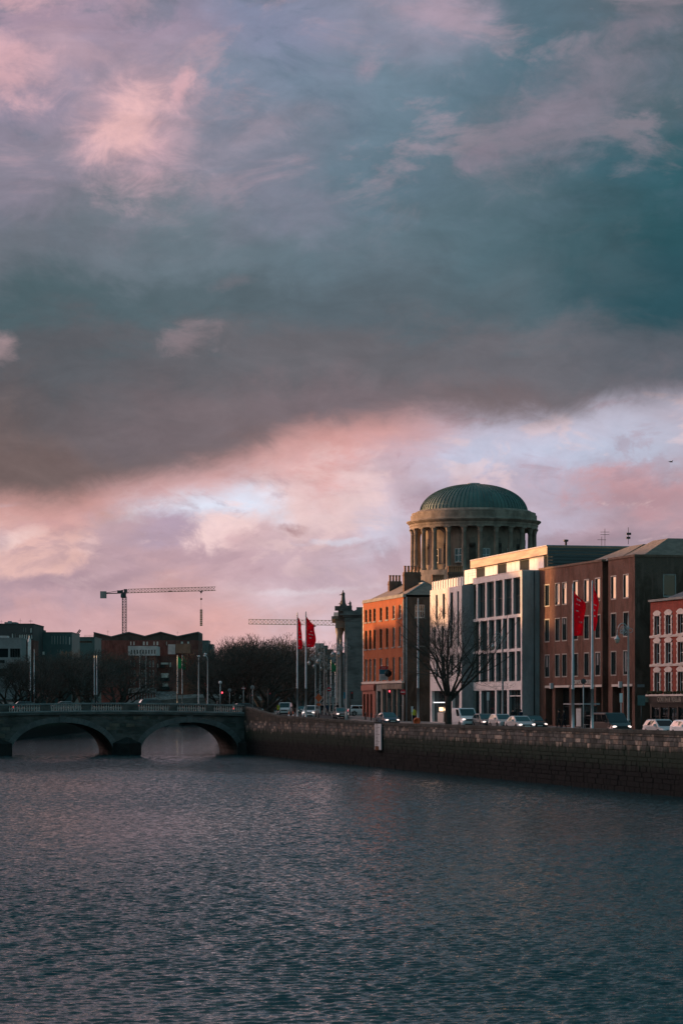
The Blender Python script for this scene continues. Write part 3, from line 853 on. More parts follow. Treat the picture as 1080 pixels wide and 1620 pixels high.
    for x0, x1 in zip(xs, xs[1:]):
        m.add([(x, y, crown(x)+dz) for x in (x0, x1) for y, dz in ((W-.3, -1.3), (W-.3, 0), (W, 0), (W, -1.3))], [(0, 1, 5, 4), (1, 2, 6, 5), (2, 3, 7, 6)])
    m.obj('far_parapet', M_bridge_dk, root)  # near-black colour paints the shade seen between the balusters
    # balustrade bays and pedestals
    bal = MB(); bal.lathe([(.11, 0), (.11, .06), (.07, .1), (.15, .3), (.085, .52), (.06, .62), (.11, .70), (.11, .8)], 6)
    bme = bal.mesh('baluster', M_bridge_b)
    bays = [(14, 64.5), (80, 130), (144, 193.5), (219, 268), (280, 326.5), (338, 384)]
    edges = [0.0]
    for p0, p1 in bays:
        x0, x1 = S(p0), S(p1); edges += [x0, x1]
        n = 13
        for i in range(n):
            x = x0+(x1-x0)*(i+.5)/n; share('baluster', bme, root, (x, .12, crown(x)-1.0))
    edges.append(L+.1)
    for i in range(0, len(edges), 2):
        x0, x1 = edges[i], edges[i+1]
        m = MB(); zc = crown((x0+x1)/2)
        m.add([(x, y, crown(x)+dz) for x in (x0, x1) for y, dz in ((-.05, -1.0), (-.05, -.2), (.3, -.2), (.3, -1.0))], [(0, 4, 5, 1), (2, 6, 7, 3), (1, 0, 3, 2), (4, 5, 6, 7)])
        m.obj('pedestal', M_bridge, root)
    # piers with pointed cutwaters
    for x0, x1 in ((S(18)-3.6, S(18)), (S(180), S(222)), (S(378), L+1.5)):
        m = MB(); xm = (x0+x1)/2
        m.prism([(x0-.15, 0), (xm, -2.6), (x1+.15, 0)], WATER-1, WATER+1.5)
        m.add([(x0-.15, 0, WATER+1.5), (xm, -2.6, WATER+1.5), (x1+.15, 0, WATER+1.5), (xm, -.01, WATER+2.3)], [(0, 1, 3), (1, 2, 3)])
        m.obj('cutwater', M_bridge_dk, root)
    return root, S, crown, (ox, oy)
M_bridge_v = mat('arch ring stone', (.165, .17, .17), .85, .35, .8, bump=.3)
M_bridge_b = mat('baluster stone', (.52, .45, .415), .8, .25, 1.5)
M_bridge_dk = mat('wet dark pier stone and parapet shade', (.032, .036, .036), .7, .4, .8, bump=.3)  # pier stone; on the far parapet it is painted shade
M_br2 = mat('brown bridge stone', (.19, .165, .135), .85, .4, .8, bump=.3)
M_br3 = mat('dark green bridge stone', (.085, .092, .084), .85, .4, .8, bump=.3)
BR, BRS, BRC, BRO = bridge()
def on_bridge(px, y=5.0):
    """point on the bridge deck in photo column px, y metres behind its near face"""
    a, b_ = .9733, .2297; k = K(px)
    x = (k*(BRO[1]+a*y)-(BRO[0]-b_*y))/(a-k*b_)
    return Vector((BRO[0]+a*x-b_*y, BRO[1]+b_*x+a*y, BRC(x)-1.22))

def second_bridge():
    Y = 800.0; x0, x1 = -69.5, -18.0
    root = thing('second_bridge', 'pale humped stone bridge further up the river behind the first', 'bridge', (x0, Y, 0))
    L = x1-x0
    def top(x): return EYE+3.4-3.0*((x-L*.55)/(L*.5))**2*.75
    n = 36; m = MB(); sp = [(2, 15), (18, 33.5), (36.5, 49.5)]
    xs = sorted({L*i/n for i in range(n+1)} | {v for s in sp for v in s})
    def lo(x):
        for a, b in sp:
            if a <= x <= b:
                u = (x-(a+b)/2)/((b-a)/2); return WATER+4.2*sqrt(max(0, 1-u*u))
        return WATER-1
    for a, b in zip(xs, xs[1:]):
        la, lb = lo(a+1e-4), lo(b-1e-4)
        if lo((a+b)/2) == WATER-1: la = lb = WATER-1
        for y, r in ((0, 1), (12, -1)):
            m.quad(*[(a, y, la), (b, y, lb), (b, y, top(b)-1.1), (a, y, top(a)-1.1)][::r])
        m.quad((a, 0, la), (a, 12, la), (b, 12, lb), (b, 0, lb)); m.quad((a, 0, top(a)-1.1), (b, 0, top(b)-1.1), (b, 12, top(b)-1.1), (a, 12, top(a)-1.1))
    m.obj('spandrel', M_bridge, root)
    m = MB()
    for a, b in zip(xs, xs[1:]):
        for y in (0, 11.7):
            m.add([(x, y+yy, top(x)+dz) for x in (a, b) for yy, dz in ((-.1, -1.1), (-.1, 0), (.3, 0), (.3, -1.1))], [(0, 4, 5, 1), (1, 5, 6, 2), (2, 6, 7, 3)])
    m.obj('parapet', M_bridge_l, root)
second_bridge()
# ------------------------------------------------------------------ buildings of the right quay
BASE = -.4
KL = 82.5                                            # building line: x + .236 y
def line_pt(px):
    y = KL/(K(px)+.236); return (K(px)*y, y)

# --- red brick corner building (seven bays), lit by the low sun
def georgian():
    f = Fac(line_pt(574), .236); W = f.s(638)
    root = f.root('brick_townhouse', 'old orange red brick corner house of four storeys with tall chimneys and estate agent board', 'building')
    top = f.z(944.5, 638); str_z = f.z(1077, 632)
    cs = [578.9, 585.4, 592.3, 602.3, 612.0, 622.4, 632.4]
    rows = [(956.6, 977.6), (991.2, 1022.6), (1039.2, 1076.0)]
    holes = []; ww = .62
    spec = []
    for r, (pa, pb) in enumerate(rows):
        z1, z0 = f.z(pa, 632.4), f.z(pb, 632.4)
        for i, c in enumerate(cs):
            s = f.s(c); holes.append((s-ww, s+ww, z0, z1)); spec.append((i, r))
    m = MB(); wall_grid(m, 0, W, str_z, top, holes, 0, .24)
    m.obj('front_wall', M_geo, root)
    for (i, r), h in zip(spec, holes):
        light = i >= 5
        w = window(root, *h, .14, M_sash if (light or r == 2) else M_sash_d, M_glass, (2, 3), .075)
        m = MB(); m.box(h[0]-.12, h[1]+.12, -.12, .1, h[2]-.16, h[2]-.002); m.obj('sill', M_stone, root)
        if light and r < 2:
            b = MB(); b.box(h[0]+.08, h[1]-.08, .185, .19, h[2]+.1+(.5 if i == 5 else .3)*(h[3]-h[2]), h[3]-.08); b.obj('blind', M_blind, w)
    # party wall line and quoins
    m = MB(); z = str_z
    q = 0
    while z < top-.3:
        for x0, x1 in ((0, .42 if q % 2 else .26), (W-(.42 if q % 2 else .28), W)):
            b = MB(); b.box(x0 if x0 > 0 else -.03, x1 if x1 < W else W+.03, -.035, .2, z, z+.36)
            b.obj('quoin', M_trim if x0 == 0 else M_stone, root)
        z += .38; q += 1
    m = MB(); m.box(-.05, W+.12, -.14, .3, top, top+.18); m.box(-.03, W+.08, -.08, .3, top+.18, top+.42); m.obj('parapet_coping', M_stone, root)
    m = MB(); m.box(-.05, W+.05, -.22, .1, str_z-.28, str_z-.003); m.obj('string_course', M_trim, root)
    # ground floor: terracotta shopfront to the left, stone arcade to the right
    s1 = f.s(594.5); s2 = f.s(604)
    gz = str_z-.3; hole = []
    left = [(.55+1.9*i, 1.75+1.9*i, .5, gz-1.3) for i in range(int((s1-.6)/1.9))]
    m = MB(); wall_grid(m, 0, s1, BASE, gz, left, -.1, .35); m.obj('shopfront', M_shopred, root)
    for h in left:
        window(root, *h, .1, M_shopred, M_glass, (1, 2), .1)
    m = MB(); m.box(.1, s1-.1, -.3, -.1, gz-.85, gz-.15); m.obj('fascia', M_shopred, root)
    mid = [(s1+.7, s2-.6, .5, gz-.9)]; rp = []
    px0, px1 = s2+.5, W-.4
    n = 4
    for i in range(n):
        a = px0+(px1-px0)*i/n; rp.append((a+.3, a+(px1-px0)/n-.3, .5, gz-.8))
    m = MB(); wall_grid(m, s1, W, BASE, gz, mid+rp, 0, .35); m.obj('ground_wall', M_stone, root)
    for h in mid+rp: window(root, *h, .2, M_frame_d, M_glass, (2, 2), .09)
    for h in rp:
        b = MB(); b.box(h[0]-.5, h[0]-.12, -.12, .0-.002, BASE, gz-.2); b.obj('pilaster', M_portland, root)
    m = MB(); m.box(s2+.1, W-.1, -.2, -.003, gz-.7, gz-.1); m.obj('stone_fascia', M_portland, root)
    # end wall with one painted sash
    D = 12.0
    def ye(px):  # depth along the end wall
        k = K(px); ex, ey = f.X+f.a*W, f.Y-f.b*W
        return (k*ey-ex)/(f.b-k*f.a)
    eh = []
    for (pa, pb) in ((955.2, 976.0), (992, 1021)):
        eh.append((ye(656.2), ye(671.8), f.z(pb, 645), f.z(pa, 645)))
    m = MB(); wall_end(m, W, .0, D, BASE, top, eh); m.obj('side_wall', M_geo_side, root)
    for j, h in enumerate(eh):
        w = window(root, h[0], h[1], h[2], h[3], .1, M_sash if j == 0 else M_sash_d, M_glass, (4, 2) if j == 0 else (2, 2), .09, end=W)
        b = MB(); b.box(W-.05, W+.12, h[0]-.1, h[1]+.1, h[2]-.15, h[2]-.003); b.obj('sill', M_stone, root)
        if j == 0:
            b = MB(); b.box(W-.175, W-.17, h[0]+.1, (h[0]+h[1])/2+.1, h[2]+.1, h[3]-.1); b.obj('blind', M_blind, w)
    m = MB(); m.tube([(W+.12, .35, .4), (W+.12, .35, top)], .10, 6); m.obj('downpipe', M_lead, root)
    m = MB(); m.quad((0, D, BASE), (0, 0, BASE), (0, 0, top), (0, D, top)); m.quad((W, D, BASE), (0, D, BASE), (0, D, top), (W, D, top)); m.obj('rear_wall', M_geo_side, root)
    # roofs
    sc2 = f.s(652, 3.0)+.4
    def hip(x0, x1, y0, y1, z0, zr, hl, hr, name, mm):
        r = MB(); ym = (y0+y1)/2
        v = [(x0, y0, z0), (x1, y0, z0), (x1, y1, z0), (x0, y1, z0), (x0+hl, ym, zr), (x1-hr, ym, zr)]
        r.add(v, [(0, 1, 5, 4), (1, 2, 5), (2, 3, 4, 5), (3, 0, 4), (0, 3, 2, 1)]); return r.obj(name, mm, root)
    # x of the main stacks, measured at their own depth
    ca, cb = f.s(615.5, 2.3), f.s(639, 1.6)
    hip(.1, cb-.2, .35, 8.5, top+.3, top+2.55, 4.5, 1.4, 'roof', M_slate_b)
    hip(cb+.3, W-.15, .35, 6.2, top+.3, top+1.9, .8, 2.0, 'roof', M_slate_b)
    m = MB(); m.tube([(cb+1.1, 3.27, top+1.93), (W-2.15, 3.27, top+1.93)], .12, 5); m.tube([(W-2.15, 3.27, top+1.93), (W-.2, .4, top+.36)], .10, 5); m.obj('ridge_flashing', M_lead, root)
    pot = MB(); pot.lathe([(.16, 0), (.13, .1), (.12, .5), (.15, .55), (.15, .66), (.10, .66)], 8); pme = pot.mesh('chimney_pot', M_clay)
    def stack(px0, px1, ytop, y0, npots, zb, name='chimney'):
        x = f.s(px0, y0); xd = f.depth(x, y0)
        wid = (px1-px0)*xd/F/(f.b-f.a*K(px0))
        zt = zat(ytop, xd)
        c = MB(); c.box(x-.75, x, y0, y0+wid, zb, zt-.5); c.box(x-.80, x+.05, y0-.05, y0+wid+.05, zt-.5, zt-.3); c.box(x-.75, x, y0, y0+wid, zt-.3, zt)
        ch = c.obj(name, M_chim, root)
        for i in range(npots): share('chimney_pot', pme, ch, (x-.38, y0+wid*(i+.5)/npots, zt), 0, (1.15, 1.15, 1.25))
    stack(615.5, 635, 919.5, 2.3, 4, top+.2)
    stack(639, 665.6, 905, 1.6, 5, top+.1)
    # estate agent's board
    bs = f.s(595); be = f.s(607)
    z1, z0 = f.z(1055, 601), f.z(1076.5, 601); hh = z1-z0
    t = thing('estate_agent_board', 'estate agent board with red, blue and white panels over the brick shopfront', 'sign', (f.X, f.Y, 0), f.rot)
    # the board stands out from the wall, its face turned down the quay
    xb = f.s(604, -.9)
    def face(ya, yb, za, zb, th=.05): 
        q = MB(); q.box(xb-th, xb, ya, yb, za, zb); return q
    ya, yb = -1.25, -.15
    face(ya, yb, z0, z0+hh*.43).obj('white_panel', M_signw, t)
    face(ya, yb, z0+hh*.43, z0+hh*.78).obj('blue_panel', M_signb, t)
    face(ya, yb, z0+hh*.80, z1).obj('red_panel', M_signr, t)
    q = MB(); q.box(xb-.06, xb-.055, yb, .0, z0+.2, z0+.28); q.box(xb-.06, xb-.055, yb, .0, z1-.5, z1-.42); q.obj('bracket', M_dark_iron, t)
    R = (pi/2, 0, pi/2)
    text_mesh('SALE', hh*.17, M_flag_w, 'lettering', t, (xb+.012, (ya+yb)/2, z0+hh*.895), R, .005)
    q = MB()
    for j in range(3): q.box(xb, xb+.012, ya+.2, yb-.2, z0+hh*(.08+.1*j), z0+hh*(.11+.1*j))
    q.obj('small_print', M_render_d, t)
    # round hanging sign
    t = thing('hanging_sign', 'round black hanging sign on the brick house beside the estate agent board', 'sign', (f.X, f.Y, 0), f.rot)
    xs_ = f.s(613.2, -.7); zc = f.z(1066, 613)
    q = MB(); q.lathe([(.01, -.05), (.45, -.05), (.45, .05), (.01, .05)], 20); q.v = [(xs_+z, -.65+x, zc+y) for x, y, z in q.v]; q.obj('disc', M_black, t)
    q = MB(); q.tube([(xs_, 0, zc+.55), (xs_, -.75, zc+.55)], .03, 5); q.obj('bracket', M_dark_iron, t)
    return f, W, top
GEO, GEO_W, GEO_TOP = georgian()

# --- pale office: left block and taller right block with a penthouse
def pale_office():
    f = Fac(line_pt(680), .236); Wa = f.s(730)
    root = f.root('pale_office', 'modern pale stone office in two blocks with tall slot windows and a timber topped penthouse', 'building')
    za = f.z(926, 729)
    cols = [(688.8, 691.9), (699.8, 703.5), (711.8, 716.2), (722.6, 725.6)]
    rows = [(940, 979), (992, 1026), (1040, 1072)]
    holes = []
    for r, (pa, pb) in enumerate(rows):
        for i, (a, b) in enumerate(cols):
            if r == 1: a, b = a-3.5*(1-i/3), b-3.5*(1-i/3)
            z1, z0 = f.z(pa-5, 727), f.z(pb-3, 727)
            if i >= 2 and r == 0: z0 = f.z(rows[1][0]-3, 727)+.05
            holes.append((f.s(a), f.s(b), z0, z1))
    gz = f.z(1091, 729)
    shop = [(.8, f.s(712), .55, gz-.1), (f.s(715), f.s(726), .55, gz-.1)]
    m = MB(); wall_grid(m, 0, Wa, BASE, za, holes+shop, 0, .5); m.obj('left_front_wall', M_white, root)
    for h in holes: window(root, *h, .10, M_frame_d, M_glass4, (1, 2), .07)
    for h in shop: window(root, *h, .35, M_frame_d, M_glass2, (3, 2), .08)
    m = MB(); wall_end(m, Wa, 0, 1.45, BASE, za, []); m.obj('left_end_wall', M_clad_grey, root)
    m = MB(); m.quad((0, 14, BASE), (0, 0, BASE), (0, 0, za), (0, 14, za)); m.quad((0, 0, za), (Wa, 0, za), (Wa, 14, za), (0, 14, za)); m.obj('left_block', M_white2, root)
    # pale roof screen
    m = MB(); x0 = f.s(683, .9); x1 = f.s(731.2, .9)
    zt = f.z(911, 731, .9); m.box(x0, x1, .9, 1.1, za, zt-.1); m.obj('roof_screen', M_panel, root)
    for i in range(12):
        x = x0+(x1-x0)*(i+.5)/12; b = MB(); b.box(x-.04, x+.04, .82, .898, za+.05, zt); b.obj('screen_post', M_white2, root)
    # shop interior lights seen through the ground floor
    b = MB(); b.box(f.s(683), f.s(703), .2, .26, f.z(1112, 690), f.z(1110.6, 690)); b.obj('strip_lamp', M_whitelit, root)
    b = MB(); b.box(f.s(693), f.s(698), .1, .2, f.z(1125, 690), f.z(1119, 690)); b.box(f.s(701), f.s(705), .1, .2, f.z(1124, 690), f.z(1121, 690)); b.obj('shop_lamp', M_warmlit, root)
    b = MB(); b.box(f.s(692), f.s(701), -.02, .1, .5, f.z(1127, 690)); b.obj('shop_panel', M_trim, root)
    # right block: stands 1.3 m further in
    yb = 1.33
    x0 = Wa; x1 = f.s(825, yb); D = 16
    zt = f.z(903.6, 823, yb)
    def Z(py): return f.z(py, 823, yb)
    beams = [(903.6, 912.2), (970.8, 975.6), (1025.2, 1029.8), (1077.2, 1091.2)]
    bz = [(Z(b), Z(a)) for a, b in beams]
    # glazing plane behind the stone frame
    m = MB(); gy = yb+.9
    m.quad((x0, gy, BASE), (x1, gy, BASE), (x1, gy, zt), (x0, gy, zt)); m.obj('dark_backing', M_render_d, root)
    for z0, z1 in bz:
        m = MB(); m.box(x0+.02, x1, yb, gy-.03, z0, z1); m.obj('stone_beam', M_white, root)
    m = MB(); m.box(x0+.02, x1+.05, yb-.02, D, zt+.002, zt+.12); m.obj('roof_deck', M_white2, root)
    fins = [[753.6, 767.8, 781.7, 795.4, 809.6, 823.4], [757.6, 771.2, 782.2, 793.2, 802.4, 814.6, 823.6], [757.8, 771.4, 782.4, 793.4, 802.6, 814.8, 823.8], [758.8, 783.2, 802.6, 823.9]]
    fw = [.30, .28, .28, .34]
    lev = [(bz[1][1], bz[0][0]), (bz[2][1], bz[1][0]), (bz[3][1], bz[2][0]), (BASE, bz[3][0])]
    for L, (z0, z1) in enumerate(lev):
        prev = x0+.1
        for c in fins[L]:
            s = f.s(c, yb)
            last = c > 823
            b = MB(); b.box(s-fw[L], (s+fw[L]) if not last else x1-.004, yb+.03 if L else yb+.02, yb+.10, z0+.002, z1-.002); b.obj('stone_fin', M_white, root)
            b = MB(); b.box(s-fw[L]+.012, (s+fw[L]-.012) if not last else x1-.016, yb+.102, gy-.04, z0+.002, z1-.002); b.obj('fin_shade_side', M_clad_grey, root)  # darker grey paints shade on the fin sides behind the pale cap
            if s-fw[L]-prev > .4: window(root, prev+.03, s-fw[L]-.03, z0+.06, z1-.06, yb+.34, M_frame_d, M_glass3 if L == 0 else M_glass2, (2, 2 if L == 0 else 1), .06)
            prev = s+fw[L]
    b = MB(); b.box(f.s(804, yb), f.s(822, yb), yb+.1, yb+.4, Z(1101.5), Z(1100)); b.obj('door_canopy', M_panel, root)
    m = MB(); wall_end(m, x1, yb, D, BASE, zt, []); m.obj('right_end_wall', M_clad_grey, root)
    for i in range(9):      # cladding slabs of the end wall
        for j in range(2):
            z0 = BASE+(zt-BASE)*i/9; b = MB(); b.box(x1-.0, x1+.05, yb+.02+j*1.0, yb+.98+j*1.0, z0+.015, BASE+(zt-BASE)*(i+1)/9-.015); b.obj('cladding_slab', M_clad_grey, root)
    m = MB(); m.tube([(x1+.12, yb+1.35, BASE), (x1+.12, yb+1.35, zt)], .07, 5); m.obj('downpipe', M_frame_d, root)
    # penthouse
    yp = yb+1.95
    p0, p1 = f.s(734, yp), x1-.02
    pxr = 871.0
    yq = yp
    for _ in range(30):          # find the set-back at which its right end shows in the photograph's column
        yq += .1
        if f.s(pxr, yq) <= p1: break
    yp = yq; p0 = f.s(734, yp)
    zf1, zf0 = f.z(864.2, 870.5, yp), f.z(877, 870.5, yp); zp = f.z(899.5, 858, yp)
    m = MB(); m.box(f.s(743.5, yp-.5), p1, yp-.5, yp+9.0, zf0, zf1); m.obj('timber_fascia', M_timber, root)
    m = MB(); m.box(f.s(743, yp-.6), p1+.06, yp-.6, yp+9.1, zf1+.002, zf1+.12); m.obj('penthouse_roof', M_lead, root)
    m = MB(); m.box(p0, p1-.1, yp+.15, yp+8.9, zt+.12, zf0-.003); m.obj('penthouse_core', M_teal_clad, root)
    segs = [(734, 752.8, 1), (753, 766, 0), (766.4, 786.4, 1), (787, 800, 0), (800.8, 821.4, 1), (822, 836, 0), (836.6, 859.4, 1), (860, 870.6, 0)]
    for a, b_, wh in segs:
        s0, s1 = f.s(a, yp), min(f.s(b_, yp), p1-.12)
        if wh:
            for i in range(3):
                c = MB(); c.box(s0+(s1-s0)*i/3+.03, s0+(s1-s0)*(i+1)/3-.03, yp, yp+.148, zt+.14, zf0-.02); c.obj('white_panel', M_panel, root)
        else: window(root, s0, s1, zt+.14, zf0-.02, yp+.05, M_frame_d, M_glass4, (1, 1), .08)
    n = 7
    for i in range(n):
        z0 = zt+.2+(zf1-zt-.3)*i/n
        b = MB(); b.box(p1+.002, p1+.06, yp-.45, yp+8.95, z0, z0+(zf1-zt-.3)/n-.05); b.obj('cladding_board', M_teal_clad, root)
    # guard rail at the left corner
    b = MB(); s0, s1 = f.s(735, .8), f.s(748, .8)
    for z in (za+.25, za+.55, za+.85): b.tube([(Wa-2.4, yb+.1, z+.9), (Wa+.6, yb+.1, z+.9)], .025, 4)
    b.obj('guard_rail', M_steel, root)
    # street lettering poles are separate things; the roof aerials too
    return f, x1, zt, yp
PO, PO_X1, PO_ZT, PO_YP = pale_office()

# --- brown brick office block
def brick_office():
    yb = 1.33; e = PO.depth(PO_X1, yb)
    X0 = PO.X+PO.a*PO_X1+PO.b*(yb+1.95); Y0 = PO.Y-PO.b*PO_X1+PO.a*(yb+1.95)
    f = Fac((X0, Y0), .285); W = f.s(1003.4)
    root = f.root('brick_office', 'four storey brown brick office block with narrow pale framed windows and red flags in front', 'building')
    top = f.z(880.5, 1003)
    cs = [864.9, 881.2, 892.3, 909.8, 927.2, 944.8, 969.9, 989.4]
    rows = [(909.5, 945.2), (969, 1006.3), (1030.2, 1067)]
    holes = []
    for pa, pb in rows:
        z1, z0 = f.z(pa, 989), f.z(pb, 989)
        for c in cs:
            s = f.s(c); hw = .62; holes.append((s-hw, s+hw, z0, z1))
    gz = f.z(1086, 989)
    r0, r1 = f.s(952), f.s(961.5)
    piers = [f.s(x) for x in (853, 862, 873, 876.5, 898, 902, 928, 941, 944, 951)]
    gh = [(f.s(862.5), f.s(873), .4, gz), (f.s(877.5), f.s(900), .4, gz), (f.s(904), f.s(939), .4, gz), (f.s(942), f.s(951), .4, gz), (f.s(968), f.s(982), .4, gz), (f.s(986), f.s(999), .4, gz)]
    hl = [h for h in holes+gh if h[1] < r0+.01]; hr = [h for h in holes+gh if h[0] > r1-.01]
    m = MB(); wall_grid(m, 0, r0, BASE, top, hl, 0, .22); wall_grid(m, r1, W, BASE, top, hr, 0, .22)
    m.quad((r0, 0, BASE), (r0, 1.6, BASE), (r0, 1.6, top), (r0, 0, top)); m.quad((r1, 1.6, BASE), (r1, 0, BASE), (r1, 0, top), (r1, 1.6, top))
    m.quad((r0, 1.6, BASE), (r1, 1.6, BASE), (r1, 1.6, top), (r0, 1.6, top))
    m.obj('front_wall', M_office, root)
    rng = random.Random(4)
    fr = mat('pale anodised frame', (.34, .33, .31), .45, .15, 2)
    for n, h in enumerate(holes):
        o = MB()
        o.box(h[0]-.09, h[0], -.025, .12, h[2]-.09, h[3]+.09); o.box(h[1], h[1]+.09, -.025, .12, h[2]-.09, h[3]+.09)
        o.box(h[0], h[1], -.025, .12, h[3], h[3]+.09); o.box(h[0], h[1], -.025, .12, h[2]-.09, h[2]); o.obj('window_surround', fr, root)
        w = window(root, *h, .06, M_frame_d, M_glass3, (1, 1), .05)
        if rng.random() < .2:
            d_ = rng.choice([.25, .4, .55, .9]); b = MB(); b.box(h[0]+.1, h[0]+.55, .085, .094, h[3]-.08-(h[3]-h[2]-.16)*d_, h[3]-.08); b.obj('blind', rng.choice([M_blind, M_render_g]), w)
    for h in gh:
        window(root, h[0]+.01, h[1]-.01, h[2], h[3]-.02, .9, M_frame_d, M_glass, (2, 2), .08)
        o = MB(); o.box(h[0]-.1, h[1]+.1, -.07, .2, gz+.003, gz+.24); o.obj('lintel', M_trim, root)
        s = MB(); s.box(h[0], h[1], .22, .95, BASE, .42); s.obj('threshold', M_stone, root)
        s = MB(); s.quad((h[0], .2, gz), (h[0], .96, gz), (h[1], .96, gz), (h[1], .2, gz)); s.quad((h[0], .22, BASE), (h[0], .96, BASE), (h[0], .96, gz), (h[0], .22, gz)); s.quad((h[1], .96, BASE), (h[1], .22, BASE), (h[1], .22, gz), (h[1], .96, gz)); s.obj('porch_lining', M_office, root)
    m = MB(); m.box(-.05, r0, -.08, .4, top+.002, top+.22); m.box(r1, W+.08, -.08, .4, top+.002, top+.22); m.box(W-.35, W+.08, .402, 24, top+.002, top+.22); m.box(r0-.0, r1, 1.62, 1.9, top+.002, top+.22); m.obj('parapet_coping', mat('brick coping', (.20, .13, .10), .8, .3, 2), root)
    def ye(px):
        k = K(px); ex, ey = f.X+f.a*W, f.Y-f.b*W
        return (k*ey-ex)/(f.b-k*f.a)
    D = 24.0
    z1, z0 = f.z(907.5, 1003), f.z(943.5, 1003); ex = f.depth(W)
    eh = [(ye(1048), ye(1069.5), zat(944.5, ex+.9), zat(907.5, ex+.9))]
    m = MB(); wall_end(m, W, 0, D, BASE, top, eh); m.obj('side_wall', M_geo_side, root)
    w = window(root, *eh[0], .1, fr, M_glass, (1, 1), .14, end=W)
    m = MB(); m.quad((0, D, BASE), (0, 0, BASE), (0, 0, top), (0, D, top)); m.quad((0, 0, top-.02), (W, 0, top-.02), (W, D, top-.02), (0, D, top-.02)); m.quad((W, D, BASE), (0, D, BASE), (0, D, top), (W, D, top)); m.obj('roof_deck', M_ground, root)
    # two hipped slate roofs behind the parapet
    def hip(x0, x1, y0, y1, z0, zr, hl_, hr_, hy, nm):
        r = MB()
        v = [(x0, y0, z0), (x1, y0, z0), (x1, y1, z0), (x0, y1, z0), (x0+hl_, y0+hy, zr), (x1-hr_, y0+hy, zr), (x1-hr_, y1-hy, zr), (x0+hl_, y1-hy, zr)]
        r.add(v, [(0, 1, 5, 4), (1, 2, 6, 5), (2, 3, 7, 6), (3, 0, 4, 7), (4, 5, 6, 7)]); return r.obj('roof', nm, root)
    yi = 1.3
    hip(f.s(918, yi), f.s(972, yi), yi, 20, top+.1, zat(860.5, f.depth(r0, 4)), 5.5, .2, 3.2, M_slate_b)
    hip(f.s(981, yi), W-.25, .9, 21, top+.1, zat(849.5, f.depth(W, 4)), 1.2, 1.6, 3.4, M_slate_b)
    R = (pi/2, 0, 0)
    text_mesh('ORMOND HOUSE', .62, M_trim, 'lettering', root, ((f.s(910)+f.s(932))/2, -.05, f.z(1079.3, 920)), R, .03, sx=.98)
    # wall lamps over the piers
    for px in (873.6, 982.5):
        b = MB(); s = f.s(px); b.box(s-.14, s+.14, -.32, -.003, gz-.1, gz+.5); b.obj('wall_lamp', M_signw, root)
    return f, W, top
BO, BO_W, BO_TOP = brick_office()

